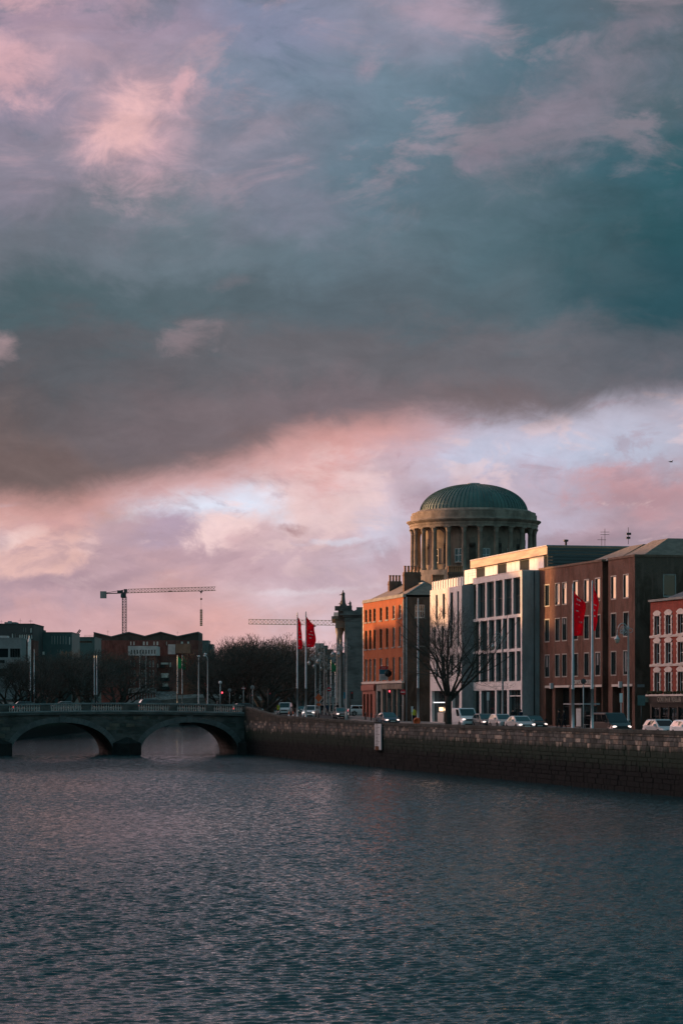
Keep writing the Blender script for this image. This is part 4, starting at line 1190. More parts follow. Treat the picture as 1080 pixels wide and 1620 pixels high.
# --- red brick pub with pale arched surrounds
def pub():
    k = K(1028); y = (BO.X+BO.a*BO_W+.285*(BO.Y-BO.b*BO_W))/(k+.285)
    f = Fac((k*y, y), .285); W = 13.0
    root = f.root('red_brick_pub', 'red brick pub of four storeys with pale arched window surrounds and a black shopfront', 'building')
    top = f.z(951.5, 1040)
    cs = [1038.9, 1056.7, 1076.0, 1096.5]
    rows = [(968.5, 1003.2), (1012.0, 1049.2), (1058.8, 1095.2)]
    holes = []; hw = .62
    sp = []
    for pa, pb in rows:
        z1, z0 = f.z(pa+4.5, 1057), f.z(pb, 1057)
        for c in cs:
            s = f.s(c); 
            if s+hw < W-.3: holes.append((s-hw, s+hw, z0, z1))
    gz = f.z(1101, 1050)
    m = MB(); wall_grid(m, 0, W, gz, top, holes, 0, .3); m.obj('front_wall', M_pub, root)
    for h in holes:
        window(root, h[0], h[1], h[2], h[3], .2, M_sash, M_glass, (1, 2), .07)
        cx = (h[0]+h[1])/2; rise = .28
        # toothed jambs and a segmental head
        n = 7
        for i in range(n):
            z0 = h[2]+(h[3]-h[2])*i/n; z1 = h[2]+(h[3]-h[2])*(i+1)/n; e = .20 if i % 2 else .30
            if i == n-1: e = .34
            for sgn in (-1, 1):
                b = MB(); xa, xb = sorted((cx+sgn*hw, cx+sgn*(hw+e))); b.box(xa, xb, -.06, .1, z0+.002, z1-.002); b.obj('jamb_stone', M_trim, root)
        b = MB(); n = 8; low = []; up = []
        for i in range(n+1):
            u = -1+2*i/n
            low.append((cx+u*hw, h[3]+.002+rise*.0)); up.append((cx+u*(hw+.34), h[3]+.26+rise*(1-u*u)))
        b.slab(low+up[::-1], -.07, .1); b.obj('arch_head', M_trim, root)
        b = MB(); b.box(h[0]-.36, h[1]+.36, -.12, .1, h[2]-.16, h[2]-.003); b.obj('sill', M_trim, root)
    for pz in (1004.9, 1050.8):
        z = f.z(pz, 1050); b = MB(); b.box(-.06, W, -.09, .1, z-.2, z+.02); b.obj('string_course', M_trim, root)
    b = MB(); b.box(-.12, W, -.2, .3, top+.002, top+.22); b.obj('parapet_coping', M_stone, root)
    z = f.z(1098.5, 1050)
    b = MB(); b.box(-.15, W, -.45, .1, gz-.02, gz+.16); b.obj('shop_cornice', M_trim, root)
    rng = random.Random(3)
    for i in range(9):
        b = MB(); x = .4+i*1.0
        for _ in range(5): b.ball((x+rng.uniform(-.3, .3), -.3+rng.uniform(-.1, .1), gz+.28+rng.uniform(-.05, .1)), rng.uniform(.10, .18), 6, 4)
        b.obj('window_box_plant', mat('dull winter planting', (.05, .055, .03), .9, .5, 6), root)
    sz0 = f.z(1112.5, 1050)
    b = MB(); b.box(.25, W-.2, -.3, .05, sz0, gz-.025); b.obj('sign_fascia', M_black, root)
    text_mesh('CORTIN & FIDELER', .66, M_gold, 'lettering', root, (5.2, -.31, (sz0+gz)/2), (pi/2, 0, 0), .015)
    sh = [(.5+2.1*i, 2.2+2.1*i, .55, sz0-.35) for i in range(5)]
    m = MB(); wall_grid(m, 0, W, BASE, sz0, sh, -.05, .3); m.obj('shopfront', M_black, root)
    for h in sh: window(root, *h, .05, M_black, M_glass, (2, 2), .09)
    m = MB(); m.quad((0, 14, BASE), (0, 0, BASE), (0, 0, top), (0, 14, top)); m.quad((0, 0, top-.05), (W, 0, top-.05), (W, 14, top-.05), (0, 14, top-.05))
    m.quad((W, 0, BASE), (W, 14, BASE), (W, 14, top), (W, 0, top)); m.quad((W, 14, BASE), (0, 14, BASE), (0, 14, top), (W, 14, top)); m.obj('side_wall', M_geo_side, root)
    b = MB(); b.box(-.05, .0-.002, -.6, -.1, sz0+.1, gz-.1); b.obj('projecting_sign', M_gold, root)
    # narrow sloping roof
    b = MB(); v = [(.2, .4, top), (W, .4, top), (W, 9, top), (.2, 9, top), (3.0, 4.5, top+1.8), (W, 4.5, top+1.8)]
    b.add(v, [(0, 1, 5, 4), (2, 3, 4, 5), (3, 0, 4), (1, 2, 5)]); b.obj('roof', M_slate, root)
    return f, top
PUB, PUB_TOP = pub()
# ------------------------------------------------------------------ the domed courthouse
def courthouse():
    YD = 480.0; X = K(748.8)*YD
    root = thing('domed_courthouse', 'great domed classical courthouse with a columned drum rising behind the offices', 'courthouse', (X, YD, 0))
    def Z(py, y=YD): return zat(py, y)
    # block and podium under the drum
    m = MB(); m.box(-17, 17, -15, 17, BASE, 22.0); m.box(-14.2, 14.2, -14.2, 14.2, 22.002, 24.6); m.obj('podium', M_portland, root)
    zb, zc = Z(905.5), Z(838.5)
    m = MB(); m.lathe([(13.2, 24.0), (13.2, 25.4), (12.8, 25.6), (12.8, zb-.5), (12.5, zb-.45), (12.5, zb), (9.4, zb+.01)], 72); m.obj('drum_base', M_portland, root)
    ri = 9.75
    n = 24
    # cella wall with niches and windows between the columns
    wall = MB(); seg = 96
    wz0, wz1 = Z(893), Z(872)
    wall.lathe([(ri, zb), (ri, zc)], seg); wall.obj('drum_wall', M_portland, root)
    for i in range(n):
        a = 2*pi*(i+.5)/n+radians(3)
        # local frame on the wall: r outwards
        def T(mb):
            mb.v = [((ri+r)*cos(a)-t*sin(a), (ri+r)*sin(a)+t*cos(a), z) for r, t, z in mb.v]; return mb
        if i % 2 == 0:
            f = MB()
            f.box(-.15, .12, -.92, -.75, wz0-.1, wz1+.15); f.box(-.15, .12, .75, .92, wz0-.1, wz1+.15); f.box(-.15, .14, -.75, .75, wz1, wz1+.15); f.box(-.15, .2, -1.0, 1.0, wz0-.28, wz0-.102)
            w = T(f).obj('window_surround', M_portland, root)
            g_ = MB(); g_.box(-.15, .03, -.75, .75, wz0-.1, wz1); T(g_).obj('pane', M_glass, w)
            s = MB()
            for z in (wz0-.1, (wz0+wz1)/2-.06, wz1-.12): s.box(.031, .07, -.75, .75, z, z+.12)
            for t in (-.75, -.06, .63): s.box(.032, .068, t, t+.12, wz0, wz1-.12)
            T(s).obj('sash', M_sash, w)
        else:
            f = MB(); f.box(-.2, .02, -.62, .62, wz0-.3, wz0+3.2); f.lathe([(.0, -.2), (.62, -.2), (.62, .02), (.0, .02)], 16)
            # turn the half round head upright
            k = len(f.v)-64
            f.v = f.v[:8]+[(z, x, wz0+3.2+y) for x, y, z in f.v[8:]]
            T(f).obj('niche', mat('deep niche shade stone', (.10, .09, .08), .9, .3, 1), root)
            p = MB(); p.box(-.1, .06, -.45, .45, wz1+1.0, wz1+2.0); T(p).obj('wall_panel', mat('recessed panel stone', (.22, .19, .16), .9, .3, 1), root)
    # columns
    c = MB(); rr = 11.55; h = zc-zb
    c.lathe([(.66, 0), (.66, .18), (.55, .28), (.60, .38), (.46, .5), (.47, h*.35), (.40, h-1.15), (.44, h-1.1), (.40, h-1.0), (.50, h-.55), (.60, h-.25), (.62, h-.2)], 14)
    c.box(-.66, .66, -.66, .66, h-.2, h-.002)
    cme = c.mesh('column', M_portland)
    for i in range(n):
        a = 2*pi*i/n+radians(3); share('column', cme, root, (rr*cos(a), rr*sin(a), zb), a)
    # entablature, cornice, attic
    e = MB()
    zz = lambda py: Z(py)
    prof = [(9.6, zc), (12.1, zc), (12.1, zz(834.5)), (12.2, zz(834.3)), (12.2, zz(831)), (12.35, zz(830.6)), (12.75, zz(827.6)), (12.75, zz(826.2)), (12.05, zz(825.2)), (11.95, zz(822.8)), (11.95, zz(817)), (11.75, zz(816.6)), (11.75, zz(813.2)), (11.2, zz(812.6)), (11.0, zz(811)), (10.7, zz(809.5)), (9.9, zz(809.3))]
    e.lathe(prof, 96, smooth=False); e.obj('entablature', M_portland, root)
    # dome with standing seams
    d = MB(); R = 10.15; z0, z1 = zz(811.8), zz(766.8); H = z1-z0
    prof = [(R*cos(t)**.92 if t < pi/2-1e-6 else .02, z0+H*sin(t)) for t in [pi/2*i/18 for i in range(19)]]
    d.lathe(prof, 96); d.obj('dome', M_copper, root)
    s = MB(); ns = 76
    for i in range(ns):
        a = 2*pi*i/ns; pts = [((r+.05)*cos(a), (r+.05)*sin(a), z+.03) for r, z in prof[:-2]]
        s.tube(pts, .085, 4, False, False)
    s.obj('dome_seams', M_copper, root, kind='stuff')
    m = MB(); m.lathe([(1.5, zz(767.6)), (1.5, zz(765.9)), (1.2, zz(765.4)), (1.2, zz(764.6)), (.02, zz(764.4))], 20); m.obj('dome_cap', M_lead, root)
    # attic windows and chimneys of the wing in front
    return root
courthouse()

def chimney_cluster(px0, px1, pytop, pybase, Y, npot, lab):
    x0, x1 = K(px0)*Y, K(px1)*Y; zt, zb = zat(pytop, Y), zat(pybase, Y)
    root = thing('chimney_stack', lab, 'chimney', (x0, Y, 0)); w = x1-x0
    m = MB(); m.box(0, w, 0, 1.0, 4.0, zt-.35); m.box(-.08, w+.08, -.08, 1.08, zt-.35, zt); m.obj('stack', M_chim, root)
    pot = MB(); pot.lathe([(.20, 0), (.16, .12), (.15, .7), (.19, .78), (.19, .9), (.1, .9)], 8); me = pot.mesh('chimney_pot', M_clay)
    for i in range(npot): share('chimney_pot', me, root, (w*(i+.5)/npot, .5, zt))
chimney_cluster(683, 702, 919, 940, 352, 6, 'low chimney with a row of clay pots below the dome')
chimney_cluster(708, 731.5, 905, 930, 360, 7, 'broad dark chimney with clay pots in front of the dome drum')

# near end pavilion of the courthouse range
def pavilion():
    Y = 365.0; x0 = K(545)*Y; D = 40.0
    root = thing('stone_pavilion', 'dark grey granite end pavilion with heavy cornice and statues on its roof', 'building', (x0, Y, 0))
    def Z(py): return zat(py, Y)
    W = 24.0; zt = Z(967)
    m = MB(); m.box(0, W, 0, D, BASE, Z(974)); m.obj('wall', M_stone_d, root)
    # rusticated courses of the end wall
    z = .8; i = 0
    while z < Z(980):
        m = MB(); m.box(.02, W-.02, -.07, -.002, z+.03, z+.50); m.obj('ashlar_course', M_stone_d, root); z += .53; i += 1
    m = MB(); m.box(-.3, W, -.25, D, Z(976), Z(973.5)); m.box(-.75, W, -.6, D, Z(973.4), Z(971)); m.box(-.2, W, -.1, D, Z(970.9), Z(966.5)); m.obj('cornice', M_stone_d, root)
    # pediment and overhanging entablature of the river front
    m = MB(); yy0, yy1 = 3.5, 22.0
    m.box(-1.35, -.02, yy0, yy1, Z(992), Z(978)); m.box(-1.9, -.3, yy0-.4, yy1+.4, Z(977.8), Z(973.6))
    ym = (yy0+yy1)/2
    m.add([(-1.6, yy0-.4, Z(973.4)), (-1.6, yy1+.4, Z(973.4)), (-1.6, ym, Z(963.5)), (2.0, yy0-.4, Z(973.4)), (2.0, yy1+.4, Z(973.4)), (2.0, ym, Z(963.5))], [(0, 2, 1), (3, 4, 5), (0, 3, 5, 2), (1, 2, 5, 4)])
    m.obj('portico_entablature', M_stone, root)
    m = MB()
    col = MB(); col.lathe([(.62, 0), (.62, .3), (.5, .45), (.5, 5), (.43, 11), (.6, 11.5), (.62, 11.7)], 12); me = col.mesh('column', M_stone)
    for q in range(4): share('column', me, root, (-.75, yy0+1.2+(yy1-yy0-2.4)*q/3, Z(992)-11.7))
    # attic roof behind
    m = MB(); r0 = 8.0
    m.add([(1, 1.5, zt), (W, 1.5, zt), (W, D, zt), (1, D, zt), (r0, 10, zt+3.2), (W, 10, zt+3.2)], [(0, 1, 5, 4), (0, 4, 3), (1, 2, 5), (2, 3, 4, 5)]); m.obj('roof', M_tealblk, root)
    m = MB(); m.box(1.7, 4.4, -.0, .1, zt-.01, zt+.6); m.obj('parapet_block', M_stone_d, root)
    return x0, Y, zt
PAV = pavilion()

def aerial(loc, h, lab, arms=2, dish=False):
    root = thing('roof_aerial', lab, 'aerial', loc)
    m = MB(); m.tube([(0, 0, 0), (0, 0, h)], .035, 4); m.obj('mast', M_dark_iron, root)
    m = MB()
    for i in range(arms):
        z = h*(.65+.3*i/max(1, arms)); m.tube([(-.5, 0, z), (.5, .1, z)], .03, 4)
        for k in (-.4, -.1, .2, .45): m.tube([(k, -.25, z), (k, .25, z)], .02, 4)
    m.obj('array', M_dark_iron, root)
    if dish:
        m = MB(); m.box(-.18, .28, -.15, .15, h*.55, h*.68); m.box(-.2, .2, -.2, .2, h*.32, h*.44); m.obj('antenna_box', M_dark_iron, root)
    return root
aerial((K(956)*285, 285, zat(863, 285)), 1.9, 'tall roof aerial with a small array above the dark penthouse', 2)
aerial((K(951)*285.5, 285.5, zat(863, 285.5)), 1.0, 'short T shaped roof aerial beside the taller one on the penthouse', 1)
aerial((K(993)*262, 262, zat(861, 262)), 1.75, 'stubby antenna mast with boxes on the slate roof of the brick office', 0, True)
def roof_vent(px, Y, pt, pb, lab):
    m = MB(); x = K(px)*Y; m.lathe([(.12, zat(pb, Y)-.1), (.12, zat(pt, Y)+.25), (.3, zat(pt, Y)+.22), (.25, zat(pt, Y)), (.02, zat(pt, Y))], 10, x, Y)
    tag(m.obj('roof_vent', M_dark_iron), lab, 'roof vent')
roof_vent(894.5, 284, 857, 863, 'small dark vent cowl on the roof edge of the penthouse')

# ------------------------------------------------------------------ left quay and far buildings
def box_walls(root, w, d, z0, z1, mm, holes, name='wall', reveal=.25):
    m = MB(); wall_grid(m, 0, w, z0, z1, holes, 0, reveal)
    m.quad((w, 0, z0), (w, d, z0), (w, d, z1), (w, 0, z1)); m.quad((0, d, z0), (0, 0, z0), (0, 0, z1), (0, d, z1))
    m.quad((w, d, z0), (0, d, z0), (0, d, z1), (w, d, z1)); return m.obj(name, mm, root)
def far_block(px0, px1, pyt, Y, depth, name, lab, mm, wins=(), pane=None, fm=None, roofm=None, x_extra0=0):
    """block facing the viewer at depth Y; wins are (px0, px1, py0, py1) openings"""
    pane = pane or M_glass; fm = fm or M_frame_d
    x0, x1 = K(px0)*Y-x_extra0, K(px1)*Y
    root = thing(name, lab, 'building', (x0, Y, 0)); zt = zat(pyt, Y); w = x1-x0
    hs = [(K(a)*Y-x0, K(b)*Y-x0, zat(d, Y), zat(c, Y)) for a, b, c, d in wins]
    box_walls(root, w, depth, BASE, zt, mm, hs)
    for h in hs: window(root, *h, .15, fm, pane, (1, 1), .06)
    m = MB(); m.box(-.1, w+.1, -.1, depth+.1, zt+.002, zt+.25); m.obj('roof', roofm or mm, root)
    return root, x0, zt
M_litwin = mat('pale painted window light', (.74, .68, .64), .5, .1, 1)  # pale colour paints the light reflected in far panes

# dark block at the far left edge, with plant and aerials on the roof
r, x0, zt = far_block(-40, 53.5, 988, 640, 22, 'dark_office_block', 'dark office block with roof plant and aerials at the left edge', M_render_d,
    [(36.8, 38.2, 992.5, 1000.5), (40.3, 41.8, 992.5, 1000.5), (48, 50.8, 993, 1001), (18.8, 21.2, 1002, 1009.5), (24, 25.2, 1002, 1009), (49.5, 51.8, 1003.5, 1011)]+[(30.5+3.6*i, 33.1+3.6*i, 1003.5, 1013.5) for i in range(5)], M_litwin)
m = MB(); m.box(K(5)*640-x0, K(23)*640-x0, 3, 9, zt+.26, zat(983.5, 640)); m.obj('roof_plant', M_render_g, r)
m = MB(); m.box(K(11)*640-x0, K(17)*640-x0, 2.2, 2.9, zt+.26, zat(982, 640)); m.obj('roof_unit', M_lead, r)
aerial((K(32.5)*645, 645, zt), 1.7, 'thin roof aerial left of the pair on the dark office block', 1)
aerial((K(49)*645, 645, zt), 1.4, 'leaning roof aerial at the right end of the dark office block', 2)
aerial((K(2.5)*645, 645, zt), 1.3, 'single roof aerial at the left end of the dark office block', 1)
# pale grey block in front
r, x0, zt = far_block(-40, 34, 1010.5, 600, 10, 'pale_office_block', 'low pale grey block with a deep roof band and wide openings', M_render_g,
    [(-20, 13.5, 1026, 1040), (16.5, 32.5, 1026, 1040), (-20, 8, 1044, 1049), (14, 30, 1050, 1066), (-15, 8, 1058, 1070)], M_glass4)
for i in range(6):
    m = MB(); xx = K(17.5+2.6*i)*600-x0; m.box(xx, xx+.1, -.1, .14, zat(1040, 600), zat(1026, 600)); m.obj('louvre_fin', M_frame_d, r)
m = MB(); m.box(K(-10)*600-x0, K(11)*600-x0, 1, 5, zt+.26, zat(1005.5, 600)); m.obj('roof_plant', M_palew, r)
# small red brick house with white steeple beside
far_block(34.8, 53.5, 1014.5, 610, 10, 'small_brick_house', 'small red brick house squeezed behind the two tall flagpoles', M_left_brick, [(36, 43, 1023.5, 1026.5), (36, 44, 1034, 1040)], M_glass)
s = thing('white_steeple', 'little white pointed steeple rising in front of the red brick house', 'steeple', (K(47)*600, 600, 0)); x_ = .62
m = MB(); m.box(-x_*.55, x_*.55, -.4, .4, 6, zat(1015.5, 600)); m.obj('shaft', M_panel, s)
m = MB(); zb_ = zat(1015.4, 600); m.lathe([(.42, zb_), (.40, zb_+.3), (.12, zb_+1.1), (.02, zat(1005, 600))], 6); m.obj('spire', M_panel, s)
# teal block
r, x0, zt = far_block(53.6, 114, 1001.5, 660, 20, 'teal_clad_block', 'dark teal clad block with a row of tall pale slot windows', M_tealblk,
    [(81.8+4.45*i, 83.3+4.45*i, 1005.5, 1019.5) for i in range(6)]+[(109.2, 111.6, 1007, 1020)]+[(91, 92.2, 1027, 1032), (95, 96.6, 1027, 1039), (99.5, 100.7, 1027, 1031), (104, 105, 1034, 1040), (108.4, 109.7, 1034, 1040)], M_litwin)
m = MB(); m.box(K(54)*660-x0, K(59)*660-x0, -.6, -.12, BASE, zat(997, 660)); m.obj('lift_shaft', M_render_g, r)
m = MB(); m.box(K(54)*660-x0, K(69)*660-x0, .3, 6, zt+.26, zat(996.5, 660)); m.obj('roof_plant', M_render_d, r)
m = MB(); m.box(K(55)*660-x0, K(71)*660-x0, -.5, -.12, zat(1036, 660), zat(1031, 660)); m.obj('glazed_band', M_litwin, r)
r, x0, zt = far_block(112, 150, 1009, 720, 20, 'low_dark_block', 'low dark block between the teal block and the sawtooth roofs', M_tealblk, [(116, 146, 1014, 1017)], M_glass)
m = MB()
for i in range(9): x = K(134+2*i)*722-x0; m.tube([(x, 2, zt), (x, 2, zt+.9)], .05, 4)
m.obj('roof_railing', M_dark_iron, r)
# long warehouse with a sawtooth roofline
def sawtooth():
    Y = 860.0
    pts = [(148.5, 1001.5), (176.5, 1008.3), (204, 1001.3), (229.5, 1007.6), (254.5, 1001), (281, 1007.8), (314, 1001)]
    x0 = K(148.5)*Y
    root = thing('sawtooth_warehouse', 'long building with a dark zigzag roofline behind the left quay', 'building', (x0, Y, 0))
    top = [(K(a)*Y-x0, zat(b, Y)) for a, b in pts]; D = 26.0
    zl = zat(1013, Y)
    m = MB(); m.slab([(top[0][0], zl), (top[-1][0], zl)]+top[::-1], 0, D); m.obj('gable_wall', mat('dark gable render', (.075, .068, .064), .8, .35, .3), root)
    for (xa, za), (xb, zb) in zip(top, top[1:]):
        m = MB(); m.add([(xa, -.5, za+.02), (xb, -.5, zb+.02), (xb, D, zb+.02), (xa, D, za+.02), (xa, -.5, za+.4), (xb, -.5, zb+.4), (xb, D, zb+.4), (xa, D, za+.4)], [(0, 1, 5, 4), (4, 5, 6, 7), (0, 3, 2, 1), (1, 2, 6, 5), (2, 3, 7, 6), (3, 0, 4, 7)]); m.obj('roof_slope', M_slate, root)
    w = top[-1][0]
    holes = [(K(a)*Y-x0, K(b)*Y-x0, zat(1021, Y), zat(1014.5, Y)) for a, b in [(150.5, 153), (154.5, 157), (158, 160), (206, 208.5), (211, 213.5), (226, 229.5), (231.5, 234.5), (242.5, 245.5), (247.5, 251), (263, 264.6), (286, 290), (296, 300)]]
    box_walls(root, w, D, BASE, zl-.002, M_left_brick, holes)
    for h in holes: window(root, *h, .15, M_frame_d, M_litwin, (1, 1), .08)
    # pale boxes on the roof terrace
    for a, b, c, d in ((266, 277.5, 1020, 1035.5), (278, 301, 1019, 1034)):
        m = MB(); m.box(K(a)*(Y-6)-x0, K(b)*(Y-6)-x0, -6, -3, zat(d, Y), zat(c, Y)); m.obj('terrace_box', M_palew if a == 266 else mat('rust tinted wall', (.30, .17, .12), .8, .4, .3), root)
sawtooth()
aerial((K(171)*858, 858, zat(1006, 858)), 2.0, 'thin aerial above the left valley of the zigzag roof', 2)
aerial((K(281)*858, 858, zat(1007, 858)), 1.9, 'thin aerial above the right valley of the zigzag roof', 1)
# apartment house with a pale top storey and balconies
def apartments():
    Y = 830.0; x0 = K(204.6)*Y
    root = thing('brick_apartments', 'red brick apartment house with a pale stained top storey and dark balconies', 'building', (x0, Y, 0)); w = K(247)*Y-x0
    def X(px): return K(px)*Y-x0
    top = [(X(207.5+4.6*i), X(209.6+4.6*i), zat(1034.5, Y), zat(1028, Y)) for i in range(9)]
    m = MB(); wall_grid(m, -.3, w+.3, zat(1037.2, Y), zat(1022, Y), top, -.5, .3); m.box(-.3, w+.3, -.15, 14, zat(1037.2, Y), zat(1022, Y)); m.obj('top_storey', M_palew, root)
    for h in top: window(root, *h, -.3, M_frame_d, M_glass, (1, 1), .06)
    hs = [(X(a), X(a+2.2), zat(p+10, Y), zat(p, Y)) for p in (1045, 1060, 1075) for a in (206.5, 212, 224.5, 228, 236.5, 241.5)]
    box_walls(root, w, 14, BASE, zat(1037.3, Y), M_left_brick, hs)
    for h in hs: window(root, *h, .15, M_sash, M_glass, (1, 2), .1)
    for px in (221.6, 231.2):
        m = MB(); m.box(X(px)-.16, X(px)+.16, -.3, -.01, zat(1088, Y), zat(1037.4, Y)); m.obj('downpipe', M_palew, root)
    for p in (1056, 1071, 1087):
        for a in (206, 223.8):
            m = MB(); m.box(X(a), X(a+7), -1.4, -.01, zat(p, Y), zat(p, Y)+.15)
            for i in range(8): xx = X(a)+.1+(X(a+7)-X(a)-.2)*i/7; m.tube([(xx, -1.35, zat(p, Y)+.1), (xx, -1.35, zat(p, Y)+1.05)], .05, 4)
            m.box(X(a), X(a+7), -1.4, -1.3, zat(p, Y)+1.0, zat(p, Y)+1.1); m.obj('balcony', M_dark_iron, root)
    m = MB(); wall_grid(m, -.2, w+.2, BASE, zat(1088, Y), [(X(207+4.5*i), X(210+4.5*i), 1.6, zat(1096, Y)) for i in range(9)], -.2, .25); m.obj('ground_storey', M_render_g, root)
    for i in range(9): window(root, X(207+4.5*i), X(210+4.5*i), 1.6, zat(1096, Y), 0, M_frame_d, M_glass, (1, 1), .1)
apartments()
r, x0, zt = far_block(247.3, 280, 1038.5, 835, 14, 'dark_brick_house', 'dark red brick house with wide white windows on the left quay', M_left_brick,
    [(255, 267, 1048, 1055), (255, 267, 1065, 1076), (257.5, 266.5, 1080, 1090), (268.5, 271, 1048, 1055), (249, 251, 1050, 1056)], M_litwin, M_sash)
for p in (1056, 1077, 1091):
    m = MB(); m.box(K(253.5)*835-x0, K(269)*835-x0, -1.2, -.01, zat(p, 835)-.1, zat(p, 835)+.1); m.box(K(253.5)*835-x0, K(269)*835-x0, -1.2, -1.12, zat(p, 835)+.1, zat(p, 835)+1.0); m.obj('balcony', M_glass2, r)
m = MB(); m.box(-.2, K(282)*835-x0, -2, -.01, zat(1103, 835), zat(1094, 835)); m.obj('glazed_ground_storey', M_lead, r)
far_block(314.6, 330, 1014, 980, 14, 'stepped_dark_tower', 'dark stepped block between the zigzag roof and the trees', M_tealblk, [], M_glass)
far_block(330.2, 337, 1020, 981, 12, 'lower_dark_block', 'lower dark step beside the stepped block, half behind the trees', M_tealblk, [], M_glass)
# low shop with red fascia, white ring and letters
def red_shop():
    Y = 900.0; x0 = K(286)*Y
    root = thing('red_fronted_shop', 'dark corner shop with a red fascia carrying white letters and a ring', 'shop', (x0, Y, 0))
    def X(px): return K(px)*Y-x0
    holes = [(X(290), X(297), 1.5, zat(1089, Y)), (X(312), X(328), 1.5, zat(1089, Y))]
    box_walls(root, X(338), 9, BASE, zat(1064, Y), M_render_d, holes)
    for h in holes: window(root, *h, .15, M_frame_d, M_glass, (2, 1), .1)
    m = MB(); m.box(X(298), X(320), -.3, -.01, zat(1086.5, Y), zat(1079.5, Y)); m.obj('fascia', M_signr, root)
    m = MB(); m.box(X(301), X(311), -.15, -.01, 1.2, zat(1089.5, Y)); m.obj('red_door', M_signr, root)
    m = MB(); m.lathe([(.0, -.1), (1.0, -.1), (1.0, .1), (.0, .1)], 20); m.v = [(X(291)+x, -.15+z, zat(1083, Y)+y) for x, y, z in m.v]; m.obj('round_sign', M_signr, root)
    m = MB(); m.lathe([(.38, -.06), (.72, -.06), (.72, .06), (.38, .06), (.38, -.06)], 6, smooth=False); m.v = [(X(307.3)+x, -.36+z, zat(1082.8, Y)+y) for x, y, z in m.v]; m.obj('ring_logo', M_signw, root)
    text_mesh('AI', 1.25, M_signw, 'lettering', root, (X(302), -.33, zat(1082.8, Y)), (pi/2, 0, 0), .02)
    text_mesh('P', 1.2, M_signw, 'lettering', root, (X(291), -.28, zat(1083, Y)), (pi/2, 0, 0), .02)
    m = MB(); m.box(X(301), X(304.5), -.33, -.301, zat(1088.2, Y), zat(1087.4, Y)); m.box(X(305.3), X(310), -.33, -.301, zat(1088.2, Y), zat(1087.4, Y)); m.obj('small_lettering', M_signw, root)
    m = MB(); m.box(X(320.3), X(329), -.3, -.01, zat(1085, Y), zat(1080.5, Y)); m.obj('side_fascia', M_signr, root)
red_shop()
# houses that show far up the quay between the lamps
far_block(498.5, 511.5, 1019, 700, 12, 'pale_gable_house', 'pale rendered house front far up the right quay', M_palew, [(503, 507, 1026, 1032), (504, 506, 1034, 1040)], M_glass)
far_block(511.8, 518, 1022.5, 720, 12, 'narrow_teal_house', 'narrow dark house beside the pale one far up the right quay', M_tealblk, [], M_glass)
far_block(517.5, 543, 1038, 690, 12, 'low_pale_house', 'low pale house with dark openings far up the right quay', M_render_g, [(529.5, 532, 1042, 1052), (534, 535.5, 1044, 1052), (519, 523, 1042, 1050)], M_glass)
far_block(518, 527, 1028.5, 730, 12, 'dark_roofed_house', 'dark roofed house rising behind the low pale one up the quay', M_slate, [], M_glass)
far_block(440, 500, 1048, 900, 14, 'far_dark_terrace', 'long dark terrace closing the right quay behind the trees', M_render_d, [(445+7*i, 448+7*i, 1056, 1064) for i in range(7)], M_glass)
m = far_block(527.2, 548, 1033.5, 760, 12, 'hipped_dark_house', 'dark house with a sloping roof just left of the granite pavilion', M_slate, [], M_glass)
far_block(338.5, 439, 1062, 905, 14, 'far_quay_terrace', 'dark terrace behind the bare trees past the second bridge', M_render_d, [(342+8*i, 345+8*i, 1068, 1076) for i in range(12)], M_glass)

# left quay houses unseen outside the frame, heights shaped to throw the shade over the river and the lower storeys
def left_shade_house(y0, y1, top, lab, mm, back=0):
    xa = min(lx(y0), lx(y1))-18.5-back
    root = thing('unseen_shade_house', lab, 'building', (xa, y0, 0), pi/2)   # local x along the quay, local y away from the river
    w = y1-y0; n = max(2, int(w/3.6)); hs = []
    for fl in range(int(top/3.4)):
        for i in range(n): hs.append((w*(i+.5)/n-.6, w*(i+.5)/n+.6, 1.4+fl*3.4, 3.2+fl*3.4))
    hs = [h for h in hs if h[3] < top-.4]
    m = MB(); wall_grid(m, 0, w, BASE, top, hs, 0, .2)
    m.quad((w, 0, BASE), (w, 12, BASE), (w, 12, top), (w, 0, top)); m.quad((0, 12, BASE), (0, 0, BASE), (0, 0, top), (0, 12, top)); m.quad((w, 12, BASE), (0, 12, BASE), (0, 12, top), (w, 12, top))
    m.quad((0, 0, top), (w, 0, top), (w, 12, top), (0, 12, top)); m.obj('wall', mm, root)
    g_ = MB()
    for h in hs: g_.quad((h[0], .2, h[2]), (h[1], .2, h[2]), (h[1], .2, h[3]), (h[0], .2, h[3]))
    g_.obj('window_panes', M_glass, root, kind='stuff')
    c = MB(); c.box(.3, 1.5, 3, 5.5, top, top+1.6); c.obj('chimney', M_chim, root)
    return root
SHADE_HOUSES = [(150, 240, 22.0), (240, 290, 26.0), (290, 319, 27.5), (319, 329.5, 20.0), (329.5, 343, 26.6), (343, 356, 20.3), (356, 364, 22.2), (364, 374, 20.4), (374, 384, 18.9), (384, 399, 17.5), (399, 440, 19.5), (440, 476, 27), (476, 545, 17.5)]  # roof heights shaped for cast shade and window reflections
adj = ['wide red brick', 'tall brown brick', 'very tall grey', 'small gabled brick', 'tallest plain rendered', 'stepped rendered', 'narrow brick', 'plain brick', 'lower red', 'short plastered', 'broad rendered', 'long low brick', 'last long brick']
for (a, b_, h), d in zip(SHADE_HOUSES, adj):
    left_shade_house(a, b_-.1, h, d+' house on the left quay, unseen, height shaped for its shade', M_left_brick if 'brick' in d or 'red' in d else M_render_d)
left_shade_house(560, 690, 20, 'long grey rendered block added unseen behind the left quay to shade its trees', M_render_d, 48)  # block added out of view to keep sun off the quay trees
